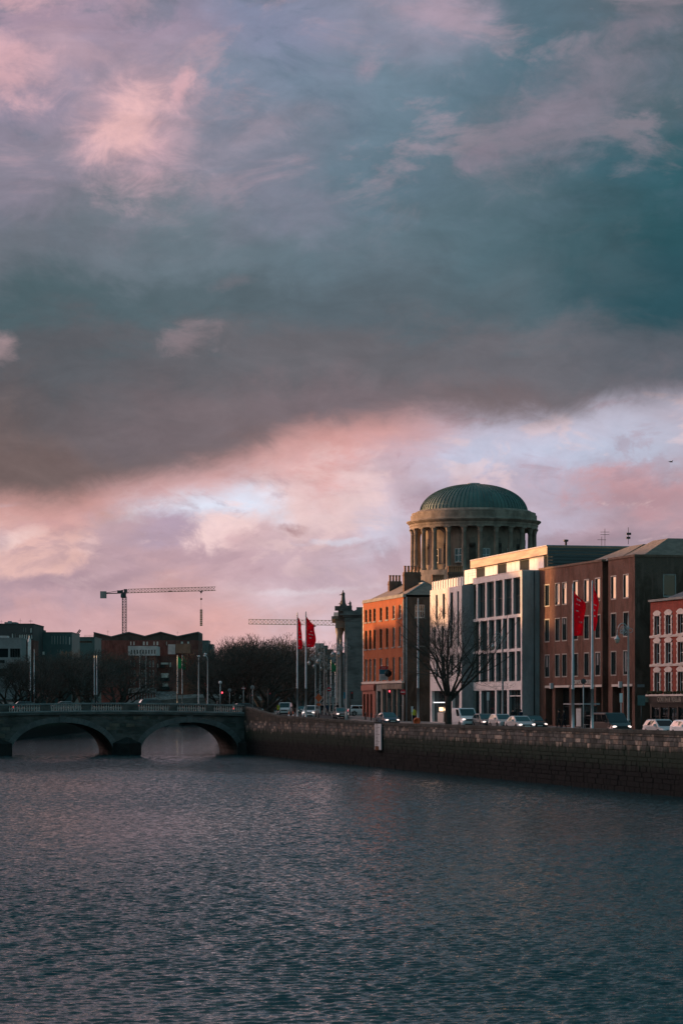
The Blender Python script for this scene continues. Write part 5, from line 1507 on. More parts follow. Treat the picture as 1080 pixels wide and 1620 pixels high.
# ------------------------------------------------------------------ tower cranes
def lattice(mb, p0, p1, w, n, r, tri=False, h=None):
    p0, p1 = Vector(p0), Vector(p1); d = (p1-p0); L = d.length; d.normalize()
    up = Vector((0, 0, 1)) if abs(d.z) < .9 else Vector((0, 1, 0))
    u = d.cross(up).normalized(); v = u.cross(d).normalized(); h = h or w
    if tri: cs = [-u*w/2, u*w/2, v*h]
    else: cs = [-u*w/2-v*w/2, u*w/2-v*w/2, u*w/2+v*w/2, -u*w/2+v*w/2]
    for c in cs: mb.tube([p0+c, p1+c], r, 4, True)
    m = len(cs)
    for i in range(n):
        a, b = p0+d*(L*i/n), p0+d*(L*(i+1)/n)
        for k in range(m):
            c0, c1 = cs[k], cs[(k+1) % m]
            if i % 2: c0, c1 = c1, c0
            mb.tube([a+c0, b+c1], r*.62, 4, False); mb.tube([a+c0, a+c1], r*.55, 4, False)
def big_crane():
    Y = 1150.0
    root = thing('tower_crane', 'tall dark tower crane with a long lattice jib above the zigzag roof', 'crane', (K(197)*Y, Y, 0))
    def X(px): return K(px)*Y-K(197)*Y
    def Z(py): return zat(py, Y)
    m = MB(); lattice(m, (0, 0, 0), (0, 0, Z(944)), 1.75, 44, .17); m.obj('mast', M_crane_d, root)
    m = MB(); lattice(m, (X(203), 0, Z(938.0)), (X(341), 0, Z(934.2)), 1.3, 26, .13, True, 1.7); m.obj('jib', M_crane, root)
    m = MB(); m.tube([(X(203), 0, Z(937.9)), (X(160), 0, Z(939.0))], .25, 4); m.tube([(X(201), 0, Z(932.5)), (X(169), 0, Z(937.8))], .16, 4); m.tube([(X(201), 1, Z(938.2)), (X(160), 1, Z(939.2))], .22, 4); m.obj('counter_jib', M_crane_d, root)
    m = MB(); m.box(X(159.2), X(168.6), -1.2, 1.2, Z(946.5), Z(935.5)); m.obj('counterweight', M_conc, root)
    m = MB(); m.box(X(192.5), X(199.5), -1.3, 1.3, Z(946), Z(937)); m.box(X(186), X(195), -.8, .8, Z(938.8), Z(934)); m.box(X(196.5), X(201.5), -.9, .9, Z(937), Z(932)); m.obj('slewing_unit', M_crane_d, root)
    m = MB(); m.box(X(191.8), X(196), -2.0, -1.31, Z(945.5), Z(940)); m.obj('cab', M_glass2, root)
    m = MB(); m.box(X(315), X(321.5), -.9, .9, Z(935.8), Z(934.6)); m.box(X(317.2), X(319.6), -.5, .5, Z(938.5), Z(935.8)); m.obj('trolley', M_crane_d, root)
    m = MB(); m.tube([(X(318.2), 0, Z(938.4)), (X(318.4), 0, Z(947))], .05, 4); m.ball((X(318.4), 0, Z(947.6)), .5, 8, 5); m.tube([(X(318.4), 0, Z(948)), (X(318.4), 0, Z(964))], .07, 4); m.obj('hoist_rope', M_crane_d, root)
    m = MB(); m.box(X(268), X(271), -.6, .6, Z(936), Z(934.8)); m.obj('jib_winch', M_crane_d, root)
    h = thing('hanging_load', 'bundle of timber shutters hanging upright from the crane hook', 'crane load', (K(318.5)*Y, Y, Z(990.5)))
    for i in range(9):
        z = 7.6*i/9; b = MB(); b.box(-.55, .55, -.5, .5, z+.08, z+.78); b.obj('shutter_panel', M_crane if i % 2 else M_timber, h)
    b = MB(); b.tube([(0, 0, 7.5), (0, 0, 8.3)], .1, 4); b.obj('sling', M_crane_d, h)
big_crane()
def far_crane():
    Y = 1000.0; xm = K(553)*Y
    root = thing('tower_crane', 'pale yellow tower crane whose jib passes behind the red flags', 'crane', (xm, Y, 0))
    def X(px): return K(px)*Y-xm
    def Z(py): return zat(py, Y)
    m = MB(); lattice(m, (X(393.5), 0, Z(987.3)), (X(551), 0, Z(989.5)), 1.2, 26, .12, True, 1.9); m.obj('jib', mat('pale crane yellow', (.62, .44, .20), .5, .2, .5), root)
    m = MB(); m.box(X(495), X(499.5), -.8, .8, Z(991.5), Z(989.6)); m.obj('trolley', M_crane_d, root)
    m = MB(); lattice(m, (0, 0, 0), (0, 0, Z(983)), 1.6, 30, .15); m.obj('mast', M_crane, root)
    m = MB(); m.tube([(0, 0, Z(988)), (X(590), 0, Z(987))], .5, 4); m.obj('counter_jib', M_crane_d, root)
far_crane()
def low_crane():
    Y = 1200.0
    root = thing('luffing_crane', 'short raised crane jib poking over the low dark block', 'crane', (K(121)*Y, Y, 0))
    m = MB(); lattice(m, (0, 0, zat(1005.5, Y)), (K(127.5)*Y-K(121)*Y, 0, zat(996.5, Y)), .8, 6, .15); m.obj('jib', M_crane_d, root)
    m = MB(); m.tube([(0, 0, 0), (0, 0, zat(1005.4, Y))], .5, 4); m.obj('mast', M_crane_d, root)
low_crane()

# ------------------------------------------------------------------ bare winter trees
def tree_mesh(seed, H, spread, tr, depth, nsplit, twig_r, fork=.28, upbias=.35, minr=.02, twn=3, drop=0.0):
    """trunk and limbs in one mesh, fine twigs in another"""
    rng = random.Random(seed); limb = MB(); tw = MB()
    def grow(p, d, L, r, lev):
        n = 4 if lev < 2 else 3
        pts = [p]; rad = [r]; q = p.copy(); dd = d.copy()
        r1 = r*(.62 if lev else .74)
        for i in range(n):
            dd = (dd+Vector((rng.gauss(0, .16), rng.gauss(0, .16), rng.gauss(0, .10)+upbias*.12*(1 if lev else 0)))).normalized()
            q = q+dd*L/n; pts.append(q.copy()); rad.append(r+(r1-r)*(i+1)/n)
        mb = limb if lev < depth-1 else tw
        mb.tube(pts, rad, 7 if lev < 2 else 4 if lev < 4 else 3, lev < 2, lev < 4)
        if lev >= depth: return
        k = nsplit[min(lev, len(nsplit)-1)]
        for c in range(k):
            along = 1.0 if c < 2 else rng.uniform(.35, .95)
            idx = min(n, max(1, int(round(along*n)))); base = pts[idx]; rb = rad[idx]
            ang = rng.uniform(.28, .72)*(1.15 if lev == 0 else 1.0)*spread
            azm = 2*pi*(c/k)+rng.uniform(-.6, .6)
            perp = dd.orthogonal().normalized(); perp = Matrix.Rotation(azm, 3, dd) @ perp
            nd = (dd*cos(ang)+perp*sin(ang)); nd.z += upbias*.25-drop*(lev > 1)*.1; nd.normalize()
            grow(base, nd, L*rng.uniform(.62, .86), max(twig_r, rb*rng.uniform(.55, .78)), lev+1)
    grow(Vector((0, 0, -.3)), Vector((0, 0, 1)), H*fork, tr, 0)
    zs = max(v[2] for v in tw.v); s = H/zs
    for mb in (limb, tw): mb.v = [(x*s, y*s, z*s) for x, y, z in mb.v]
    return limb, tw
def big_tree():
    p = at(708.5, 2.1); H = zat(956, p.y)-p.z
    root = thing('bare_tree', 'large bare winter tree on the kerb in front of the pale office', 'tree', p)
    rng = random.Random(41); limb = MB(); tw = MB()
    def grow(q, d, L, r, lev, rise):
        n = 5 if lev < 2 else 4 if lev < 4 else 3
        pts = [q.copy()]; rad = [r]; dd = d.copy(); r1 = r*.58
        for i in range(n):
            dd = dd+Vector((rng.gauss(0, .13), rng.gauss(0, .13), rng.gauss(0, .07)+rise*.11)); dd.normalize()
            q = q+dd*L/n; pts.append(q.copy()); rad.append(r+(r1-r)*(i+1)/n)
        (limb if lev < 3 else tw).tube(pts, rad, 7 if lev < 2 else 5 if lev < 3 else 3, lev < 2, lev < 3)
        if lev >= 6 or q.z > H*(.97 if abs(q.x) < 1.5 else .97-.07*(abs(q.x)-1.5)) or q.x < -3.6 or q.x > 6.2 or (q.x > 4.2 and q.z > H*.62): return
        for i in range(1, n+1):
            k = (2 if i == n else 1) if lev < 4 else (2 if i == n else 1)
            if lev == 1 and i == 1: k = 0
            for c in range(k):
                if lev >= 3 and rng.random() < .2: continue
                ang = rng.uniform(.5, 1.15) if i < n else rng.uniform(.15, .5)
                perp = Matrix.Rotation(rng.uniform(0, 2*pi), 3, dd) @ dd.orthogonal().normalized()
                nd = (dd*cos(ang)+perp*sin(ang)).normalized()
                f = rng.uniform(.45, .72) if i < n else rng.uniform(.6, .8)
                grow(pts[i], nd, L*f, max(.006, rad[i]*rng.uniform(.45, .65)), lev+1, rise)
    s = H/11.0
    top = Vector((.05, 0, 3.0*s))
    limb.tube([(0, 0, -.3), (0, 0, .1), (.03, 0, 1.2*s), (.0, 0, 2.3*s), top], [.46, .38, .33, .33, .36], 10)
    for az, tilt, L, r in ((.05, 1.02, 5.2, .14), (.2, .85, 3.9, .15), (1.2, .65, 3.6, .14), (2.1, .5, 4.2, .16), (3.9, .55, 3.9, .15), (4.7, .65, 3.4, .12), (5.6, .5, 4.2, .15), (.9, .16, 4.6, .18), (3.5, .24, 4.7, .17), (2.7, .42, 4.3, .14), (.1, .5, 4.3, .15)):
        d = Vector((cos(az)*sin(tilt), sin(az)*sin(tilt), cos(tilt)))
        grow(top-Vector((0, 0, rng.uniform(.1, .7))), d, L*s*1.1, r*.85, 1, .55)
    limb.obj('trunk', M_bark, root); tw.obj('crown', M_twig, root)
    print('tree', len(limb.f), len(tw.f), max(v[2] for v in tw.v)/H, min(v[0] for v in tw.v), max(v[0] for v in tw.v))
    return root
big_tree()
VAR = []
for sd, sp in ((3, 1.0), (8, 1.05), (14, .95), (31, 1.1)):
    l, t = tree_mesh(sd, 14.0, sp, .30, 7, [5, 3, 3, 3, 3, 2], .017, .22, .30)
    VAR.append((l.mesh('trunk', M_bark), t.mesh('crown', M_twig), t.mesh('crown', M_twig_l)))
_rt = random.Random(5)
def far_tree(px, Y, H, lab, grp, pale=False, wide=1.0):
    r = thing('bare_tree', lab, 'tree', (K(px)*Y, Y, sz(Y)), _rt.uniform(0, 6.28), grp)
    a, b, c = VAR[_rt.randrange(4)]; s = H/14.0
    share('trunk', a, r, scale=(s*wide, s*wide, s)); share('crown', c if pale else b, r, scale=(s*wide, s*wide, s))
    return r
G1 = 'bare trees along the right quay beyond the bridge'
def crown_h(Y, py): return zat(py, Y)-sz(Y)
right_row = [(352, 395), (377, 372), (343, 470), (361, 430), (396, 392), (389, 470), (409, 425), (371, 520), (421, 455), (336, 700), (432, 490), (441, 525), (426, 600), (449, 560), (415, 720), (470, 560), (466, 640), (483, 600), (476, 690), (493, 640), (488, 740)]
for px, Y in right_row:
    top = interp([(330, 1024), (350, 1008), (365, 1001), (440, 1000), (466, 1010), (480, 1024), (500, 1040)], px)+_rt.uniform(-1, 7)
    if Y == 372: lab = 'nearest bare tree of the thick row, beside the bridge end'
    elif px == 336: lab = 'leftmost and faintest tree of the row beyond the bridge'
    elif px == 493: lab = 'rightmost low tree of the row, just left of the pale house'
    else: lab = 'bare tree inside the thick dark row beyond the right end of the bridge'
    far_tree(px, Y, crown_h(Y, top), lab, G1, top < 1004 and Y > 480, 1.15)
G2 = 'bare trees along the left quay'
for px, Y in [(8, 500), (24, 520), (42, 545), (62, 530), (78, 560), (95, 540), (112, 575), (128, 560), (146, 600), (164, 590), (180, 625), (198, 660), (87, 590), (138, 640), (104, 600), (186, 600), (70, 575)]:
    lab = 'leftmost bare tree on the left quay' if px == 8 else 'rightmost bare tree of the left quay row, before the apartments' if px == 198 else 'bare dark tree in the row along the left quay'
    far_tree(px, Y, crown_h(Y, interp([(0, 1046), (40, 1038), (80, 1030), (200, 1026)], px)+_rt.uniform(-3, 7)), lab, G2, False, 1.2)
far_tree(291, 860, 17.5, 'reddish bare tree in front of the terrace boxes of the zigzag building', None, True, .9)
far_tree(300, 820, 12.0, 'bare tree standing behind the green flags near the second bridge', None, False, 1.0)
# ------------------------------------------------------------------ vehicles
def loft(mb, stations):
    """stations of (x, half width low, half width mid, half width top, z low, z mid, z top)"""
    vs = []; fs = []
    for x, a, b, c, z0, z1, z2 in stations:
        vs += [(x, -a, z0), (x, -b, z1), (x, -c, z2-.03), (x, -c*.86, z2), (x, c*.86, z2), (x, c, z2-.03), (x, b, z1), (x, a, z0)]
    n = 8
    for i in range(len(stations)-1):
        for k in range(n):
            fs.append((i*n+k, (i+1)*n+k, (i+1)*n+(k+1) % n, i*n+(k+1) % n))
    fs.append(tuple(range(n-1, -1, -1))[::-1][::-1]); fs.append(tuple(range((len(stations)-1)*n, len(stations)*n)))
    mb.add(vs, fs, False)
KIND = {  # length, half width, height, belt, bonnet top, boot top, base rear x, roof rear x, roof front x, base front x (x from the middle)
    'hatch': (4.1, .87, 1.47, .95, .92, .95, -2.0, -1.55, .25, 1.15),
    'saloon': (4.6, .90, 1.44, .94, .90, .98, -1.75, -1.05, .35, 1.20),
    'suv': (4.6, .94, 1.70, 1.08, 1.06, 1.08, -2.22, -1.85, .35, 1.25),
    'van': (5.2, .99, 2.02, 1.20, 1.14, 1.2, -2.58, -2.50, 1.05, 1.85),
    'mpv': (5.1, .97, 1.93, 1.12, 1.06, 1.1, -2.5, -2.35, .85, 1.75),
}
WHEEL = {}
def wheel_mesh():
    if WHEEL: return WHEEL
    t = MB(); t.lathe([(.20, -.10), (.30, -.11), (.325, -.07), (.325, .07), (.30, .11), (.20, .10)], 18)
    t.v = [(x, z, y) for x, y, z in t.v]; WHEEL['t'] = t.mesh('wheel', M_tyre)
    r = MB(); r.lathe([(.02, -.085), (.19, -.085), (.205, -.10), (.205, .10), (.19, .085), (.02, .085)], 14)
    for k in range(5):
        a = 2*pi*k/5; r.tube([(.03*cos(a), .03*sin(a), -.105), (.19*cos(a), .19*sin(a), -.10)], .03, 4); r.tube([(.03*cos(a), .03*sin(a), .105), (.19*cos(a), .19*sin(a), .10)], .03, 4)
    r.v = [(x, z, y) for x, y, z in r.v]; WHEEL['r'] = r.mesh('rim', M_rim)
    return WHEEL
def vehicle(kind, name, label, cat, loc, rot, pm, lit=False, tail=False, dz=0.0, panel=False, group=None):
    L, hw, H, belt, zb, zt, xr0, xr1, xf1, xf0 = KIND[kind]
    root = thing(name, label, cat, (loc[0], loc[1], loc[2]+dz), rot, group)
    h = L/2; big = kind in ('van', 'mpv')
    m = MB()
    loft(m, [(-h, hw*.78, hw*.86, hw*.80, .34, .6, zt-.10), (-h+.10, hw*.88, hw*.96, hw*.90, .24, .58, zt-.02), (-h+.6, hw*.92, hw, hw*.95, .20, .60, zt if xr0 > -h+.5 else belt),
             (xr0 if xr0 > -h+.7 else -h+.9, hw*.92, hw, hw*.96, .20, .60, belt), (xf0-.4, hw*.92, hw, hw*.96, .20, .60, belt), (xf0+.05, hw*.92, hw, hw*.94, .20, .58, belt-.03),
             (h-.42, hw*.92, hw*.98, hw*.84, .20, .56, zb-.10), (h-.12, hw*.84, hw*.90, hw*.74, .22, .54, zb-.22), (h, hw*.66, hw*.76, hw*.62, .30, .50, zb-.34)])
    rt = hw*.76 if not big else hw*.86; bt = hw*.95
    # cabin shell
    B = [(xr0, bt*.97, belt), (xf0, bt*.93, belt-.03)]; T = [(xr1, rt*.96, H-.05), (xf1, rt, H-.05)]
    v = []
    for sg in (-1, 1):
        v += [(xr0, sg*bt*.97, belt-.02), (xf0, sg*bt*.92, belt-.05), (xf1, sg*rt, H-.07), (xr1, sg*rt*.97, H-.07)]
    v += [(xr1+.12, -rt*.82, H), (xf1-.15, -rt*.85, H), (xf1-.15, rt*.85, H), (xr1+.12, rt*.82, H)]
    m.add(v, [(0, 1, 2, 3), (4, 7, 6, 5), (0, 3, 7, 4), (1, 5, 6, 2), (3, 2, 9, 8), (6, 7, 11, 10), (2, 6, 10, 9), (7, 3, 8, 11), (8, 9, 10, 11)])
    m.obj('body', pm, root)
    def lerp(a, b, t): return tuple(a[i]+(b[i]-a[i])*t for i in range(3))
    def panel4(name, a, b, c, d, u0, u1, w0, w1, off):
        """glass inset in the quad a b c d (b right of a, d above a), off it by a hair"""
        q = []
        for u, w in ((u0, w0), (u1, w0), (u1, w1), (u0, w1)):
            q.append(Vector(lerp(lerp(a, b, u), lerp(d, c, u), w)))
        n = (q[1]-q[0]).cross(q[3]-q[0]).normalized()*off
        g_ = MB(); p = [x+n for x in q]; b_ = [x-n*.5 for x in q]
        g_.add(p+b_, [(0, 1, 2, 3), (4, 7, 6, 5), (0, 4, 5, 1), (1, 5, 6, 2), (2, 6, 7, 3), (3, 7, 4, 0)])
        return g_.obj(name, M_cglass, root)
    a0, a1, a2, a3 = v[0], v[1], v[2], v[3]; b0, b1, b2, b3 = v[4], v[5], v[6], v[7]
    panel4('windscreen', a1, b1, b2, a2, .06, .94, .10, .95, .016)
    if not panel: panel4('rear_window', b0, a0, a3, b3, .1, .9, .3 if big else .15, .92, .016)
    wins = [(.70, .93)] if panel else ([(.05, .34), (.37, .64), (.67, .93)] if big else [(.10, .50), (.53, .90)])
    for u0, u1 in wins:
        panel4('side_window', a0, a1, a2, a3, u0, u1, .14, .90, .016); panel4('side_window', b1, b0, b3, b2, 1-u1, 1-u0, .14, .90, .016)
    W = wheel_mesh()
    for x in (-h+.85, h-.88):
        for sg in (-1, 1):
            w = share('wheel', W['t'], root, (x, sg*(hw-.10), .325)); share('rim', W['r'], w)
            k = MB(); k.lathe([(.325, -.01), (.40, -.01), (.40, .015), (.325, .015)], 14, a0=0, a1=pi); k.v = [(x+p, sg*(hw*.985)+r, .33+q) for p, q, r in k.v]; k.obj('wheel_arch', M_plastic, root)
    for sg in (-1, 1):
        k = MB(); k.ball((h-.16, sg*hw*.66, zb-.30), .17, 8, 5, 1.0, 1.25, .62); k.obj('headlight', M_head if lit else M_head_off, root)
        k = MB(); z = zt-.22 if not big else zt+.05; k.box(-h-.015, -h+.10, sg*hw*.70-.11, sg*hw*.70+.11, z-.11 if not big else z-.3, z+.09); k.obj('tail_light', M_tail_on if tail else M_tail, root)
        k = MB(); k.box(xf0-.35, xf0-.16, sg*(hw+.10)-.09, sg*(hw+.10)+.09, belt-.02, belt+.17); k.obj('mirror', pm if kind != 'van' else M_plastic, root)
    k = MB(); k.box(h-.10, h+.012, -hw*.5, hw*.5, zb-.42, zb-.26); k.box(h-.08, h+.02, -hw*.62, hw*.62, .26, .42); k.obj('grille', M_plastic, root)
    k = MB(); k.box(h+.012, h+.03, -.26, .26, .42, .53); k.obj('number_plate', M_plate, root)
    k = MB(); k.box(-h-.03, -h-.005, -.26, .26, .52, .63); k.obj('number_plate', M_plate, root)
    return root
P_white = paint('white car paint', (.72, .72, .73)); P_silver = paint('silver car paint', (.42, .43, .44)); P_dark = paint('dark car paint', (.020, .026, .030))
P_black = paint('black car paint', (.010, .012, .014)); P_blue = paint('blue car paint', (.020, .085, .135)); P_grey = paint('grey car paint', (.14, .145, .15)); P_red = paint('red van paint', (.42, .02, .025))
D2 = atan2(-.9617, .274)
vehicle('van', 'delivery_van', 'white panel van driving behind the big bare tree', 'van', at(733, 8.6), DOWN, P_white, True, panel=True)
vehicle('hatch', 'parked_car', 'dark small car just right of the white panel van', 'car', at(766, 9.6), DOWN, P_grey, True)
vehicle('hatch', 'parked_car', 'silver small car in the middle of the queue by the pale office', 'car', at(793, 10.0), DOWN, P_silver)
vehicle('saloon', 'parked_car', 'silver saloon with dark windscreen nearest the wall by the pale office', 'car', at(822, 6.6), DOWN, P_silver, True)
vehicle('saloon', 'parked_car', 'black saloon half hidden behind the silver one, one headlamp lit', 'car', at(842, 9.2), DOWN, P_black, True)
vehicle('mpv', 'people_carrier', 'black people carrier with lit headlights passing the brick office', 'van', at(966, 6.6), D2, P_black, True)
vehicle('hatch', 'parked_car', 'silver hatchback in front of the red brick pub', 'car', at(1046, 6.0), D2, P_silver)
vehicle('hatch', 'parked_car', 'white hatchback cut off by the right edge of the picture', 'car', at(1090, 6.0), D2, P_white)
vehicle('saloon', 'parked_car', 'blue saloon behind the tide gauge, one headlight lit', 'car', at(613, 5.6), DOWN, P_blue, True)
vehicle('suv', 'off_road_car', 'white off-road car with lit headlights between the left pair of flagpoles', 'car', Vector((K(491)*333, 333, sz(333))), -pi/2-.12, P_white, True)
vehicle('van', 'works_van', 'white van parked by the traffic cones near the bridge end', 'van', Vector((K(451)*392, 392, sz(392))), -pi/2-.05, P_white)
vehicle('hatch', 'small_car', 'grey small car with glowing headlights in front of the granite pavilion', 'car', Vector((K(539)*331, 331, sz(331))), -pi/2+.12, P_grey, True)
vehicle('hatch', 'turning_car', 'white car turning into the side street beside the brick house', 'car', Vector((K(573)*349, 349, sz(349)+.12)), .1, P_white, False, True)
vehicle('saloon', 'far_car', 'dark car far up the quay under the lamp posts', 'car', Vector((K(477)*430, 430, sz(430))), -pi/2, P_dark, True)
BH = atan2(.2297, .9733)
vehicle('suv', 'bridge_car', 'dark estate car crossing the bridge, tail lights red', 'car', on_bridge(246, 4.0), BH, P_black, False, True)
vehicle('hatch', 'bridge_car', 'small dark car at the left end of the bridge', 'car', on_bridge(47, 4.0), BH, P_dark, False, True)
vehicle('hatch', 'bridge_car', 'grey car near the right end of the bridge', 'car', on_bridge(392, 6.5), BH, P_dark, False, True)
vehicle('saloon', 'bridge_car', 'car between the two left lamp pairs on the bridge', 'car', on_bridge(100, 8.5), BH+pi, P_grey, False, False)
vehicle('mpv', 'quay_van', 'red van parked under the trees of the left quay', 'van', Vector((K(96)*632, 632, .95)), -pi/2, P_red)
vehicle('mpv', 'quay_van', 'grey van beside the red one on the left quay', 'van', Vector((K(112)*640, 640, .95)), -pi/2+.1, P_silver)
vehicle('mpv', 'quay_van', 'teal van on the left quay below the brick apartments', 'van', Vector((K(185)*700, 700, .95)), -pi/2, paint('teal van paint', (.02, .13, .11)), True)

# ------------------------------------------------------------------ people
def person(label, loc, rot, coat, legs=None, hgt=1.75, stride=.18, robe=False, arm=0.0, name='person', cat='person', skin=None, group=None):
    skin = skin or M_skin; legs = legs or M_cl_dark
    J = {}; V = []; E = []; R = []
    def j(n, p, r, par=None):
        J[n] = len(V); V.append(p); R.append(r)
        if par: E.append((J[par], J[n]))
    k = hgt/1.75
    j('pelvis', (0, 0, .95), .15); j('waist', (0, 0, 1.10), .14, 'pelvis'); j('chest', (0.01, 0, 1.32), .17, 'waist'); j('neck', (0.01, 0, 1.49), .07, 'chest')
    j('chin', (.03, 0, 1.56), .075, 'neck'); j('head', (.02, 0, 1.66), .095, 'chin'); j('crown', (.01, 0, 1.73), .06, 'head')
    for s, sg in (('l', 1), ('r', -1)):
        st = stride*sg
        j('hip'+s, (0, .10*sg, .90), .11, 'pelvis'); j('knee'+s, (st*.6+.03, .10*sg, .49), .075, 'hip'+s); j('ank'+s, (st, .10*sg, .09), .05, 'knee'+s); j('toe'+s, (st+.17, .11*sg, .04), .04, 'ank'+s)
        j('sh'+s, (0, .19*sg, 1.42), .075, 'chest'); j('el'+s, (-st*.5-.02+arm*.1, .25*sg, 1.14), .052, 'sh'+s); j('wr'+s, (-st*.8+.08+arm*.25, .24*sg, .90+arm*.25), .036, 'el'+s); j('hand'+s, (-st*.8+.11+arm*.3, .235*sg, .81+arm*.25), .032, 'wr'+s)
    me = bpy.data.meshes.new(name); me.from_pydata([(x*k, y*k, z*k) for x, y, z in V], E, [])
    o = bpy.data.objects.new(name, me); COL.objects.link(o)
    o.modifiers.new('skin', 'SKIN'); sm = o.modifiers.new('sub', 'SUBSURF'); sm.levels = sm.render_levels = 1
    for i, d in enumerate(me.skin_vertices[0].data): d.radius = (R[i]*k, R[i]*k*(1.0)); d.use_root = (i == 0)
    bpy.context.view_layer.update()
    m2 = bpy.data.meshes.new_from_object(o.evaluated_get(bpy.context.evaluated_depsgraph_get()))
    o.modifiers.clear(); o.data = m2; bpy.data.meshes.remove(me); m2.name = name
    for mm in (coat, legs, skin, M_cl_dark): m2.materials.append(mm)
    for p in m2.polygons:
        z = p.center.z/k; y = abs(p.center.y)/k
        p.material_index = 1 if z < .86 and y < .21 else 2 if (z > 1.5 or (z < .88 and y > .2)) else 0
        if z < .10: p.material_index = 3
        p.use_smooth = True
    o.location = loc; o.rotation_euler = (0, 0, rot); tag(o, label, cat, group)
    if skin is M_skin:
        h = MB(); h.ball((0.0, 0, 1.69*k), .108*k, 8, 6, 1.0, .92, .9); h.v = [v for v in h.v]; h.obj('hair', M_cl_dark, o)
        t = MB(); t.ball((.105*k, 0, 1.63*k), .018*k, 5, 4); t.obj('nose', M_skin, o)
        t = MB()
        for sg in (-1, 1): t.ball((.10*k, sg*.035*k, 1.665*k), .012*k, 5, 4)
        t.obj('eyes', M_cl_dark, o)
    else:
        # carved drapery of a statue
        d = MB(); d.lathe([(.30*k, 0), (.27*k, .3*k), (.22*k, .75*k), (.20*k, 1.1*k), (.22*k, 1.35*k), (.12*k, 1.48*k)], 10); d.obj('robe', M_statue, o)
    return o
ps = lambda px, off: at(px, off)+Vector((0, 0, .12))
person('pedestrian in dark coat walking left of the first right flagpole, farther of two', ps(883.5, 14.0), pi*.95, M_cl_dark, hgt=1.82)
person('pedestrian in dark coat closest to the first right flagpole', ps(891.5, 13.2), pi*1.02, M_cl_dark, M_cl_dark, 1.86, .22)
person('person in yellow high visibility jacket by the dark side of the brick house', ps(654.2, 13.2), 1.2, M_hi, M_cl_dark, 1.78)
person('roadworker in yellow jacket standing left of the parked works van', Vector((K(440.5)*380, 380, sz(380)+.02)), -.8, M_hi, M_cl_dark, 1.8, arm=.6)
person('dark clad person at the office corner, left of two behind the cars', ps(811, 14.5), -2.0, M_cl_dark, hgt=1.75)
person('dark clad person at the office corner, right of two behind the cars', ps(823, 14.3), 2.2, M_cl_blue, hgt=1.72)
for i, (px, Y, c) in enumerate([(509, 352, M_cl_dark), (517.5, 356, M_cl_blue), (524, 362, M_cl_dark), (529, 358, M_cl_grey), (533.5, 366, M_cl_dark)]):
    person(['dark figure behind the white off-road car on the far pavement', 'blue clad figure second from left on the far pavement', 'dark figure in the middle of the group on the far pavement', 'grey clad figure near the granite pavilion corner', 'dark figure nearest the corner of the granite pavilion'][i],
           Vector((K(px)*Y, Y, sz(Y)+.12)), -1.5+i*.5, c, hgt=1.7+.03*i)
person('pedestrian in grey crossing the bridge near the traffic light', on_bridge(344, 2.0), BH, M_cl_grey)
# statues on the pavilion roof
x0, Y0, zt0 = PAV
def statue(label, px, pyt, pyb, dy, seated=False):
    Y = Y0+dy; z0, z1 = zat(pyb, Y), zat(pyt, Y)
    p = person(label, (K(px)*Y, Y, z0), pi, M_statue, M_statue, z1-z0, .05, name='statue', cat='statue', skin=M_statue, arm=1.2)
    b = MB(); k = (z1-z0); b.box(-.42, .42, -.42, .42, -1.5, .0); b.obj('plinth', M_statue, p)
    if seated:
        s = MB(); s.box(-.25, .9, -.45, .45, 0, k*.45); s.obj('seat_block', M_statue, p)
    return p
statue('tall draped statue standing highest on the pavilion roof', 542.8, 933.5, 956, 1.2)
statue('lower statue with raised head left of the tall one', 539.2, 950, 966, 2.0, True)
statue('hooded seated statue right of the tall one', 553.8, 950, 965, 1.0, True)
statue('crouching statue at the foot of the tall one', 547.0, 954.5, 967, .8, True)
# ------------------------------------------------------------------ lamp posts, flagpoles, signs
def lamp_proto():
    root = thing('street_lamp', 'ornate silver street lamp with a scrolled arm and hanging lantern', 'street lamp', (0, 0, 0), 0, 'ornate scrolled street lamps on the right quay')
    m = MB(); m.lathe([(.20, 0), (.20, .9), (.15, 1.0), (.11, 1.2), (.10, 5.0), (.075, 9.3), (.10, 9.35), (.10, 9.5), (.05, 9.6), (.04, 10.3), (.015, 10.7)], 10)
    for z in (2.2, 4.4, 6.6): m.lathe([(.10, z), (.135, z+.05), (.10, z+.1)], 10)
    m.obj('post', M_lamp_paint, root)
    m = MB()
    arc = [(-.05-.0, 0, 8.9)]+[(-1.05*(.5-.5*cos(t)), 0, 8.9+.95*sin(t)) for t in [pi*i/10 for i in range(1, 10)]]+[(-1.05, 0, 8.75)]
    m.tube(arc, .045, 5); m.obj('arm', M_lamp_paint, root)
    m = MB()
    for cx, cz, r in ((-.45, 9.25, .33), (-.33, 8.95, .2), (-.62, 9.05, .16), (.22, 9.2, .2)):
        m.tube([(cx+r*cos(2*pi*i/12), 0, cz+r*sin(2*pi*i/12)) for i in range(13)], .028, 4, False)
    for k in range(6): a = pi*k/6; m.tube([(-.45-.3*cos(a), 0, 9.25-.3*sin(a)), (-.45+.3*cos(a), 0, 9.25+.3*sin(a))], .018, 4, False)
    m.obj('scrollwork', M_lamp_paint, root)
    m = MB(); m.lathe([(.03, 8.78), (.10, 8.72), (.14, 8.55), (.30, 8.42), (.30, 8.36), (.12, 8.35)], 10, -1.05, 0); m.obj('lantern_hood', M_lamp_paint, root)
    m = MB(); m.lathe([(.24, 8.36), (.23, 8.2), (.14, 8.05), (.02, 8.0)], 10, -1.05, 0); m.obj('lantern_glass', mat('frosted lantern glass', (.50, .42, .34), .3, .1, 3), root)
    return root
LP = lamp_proto()
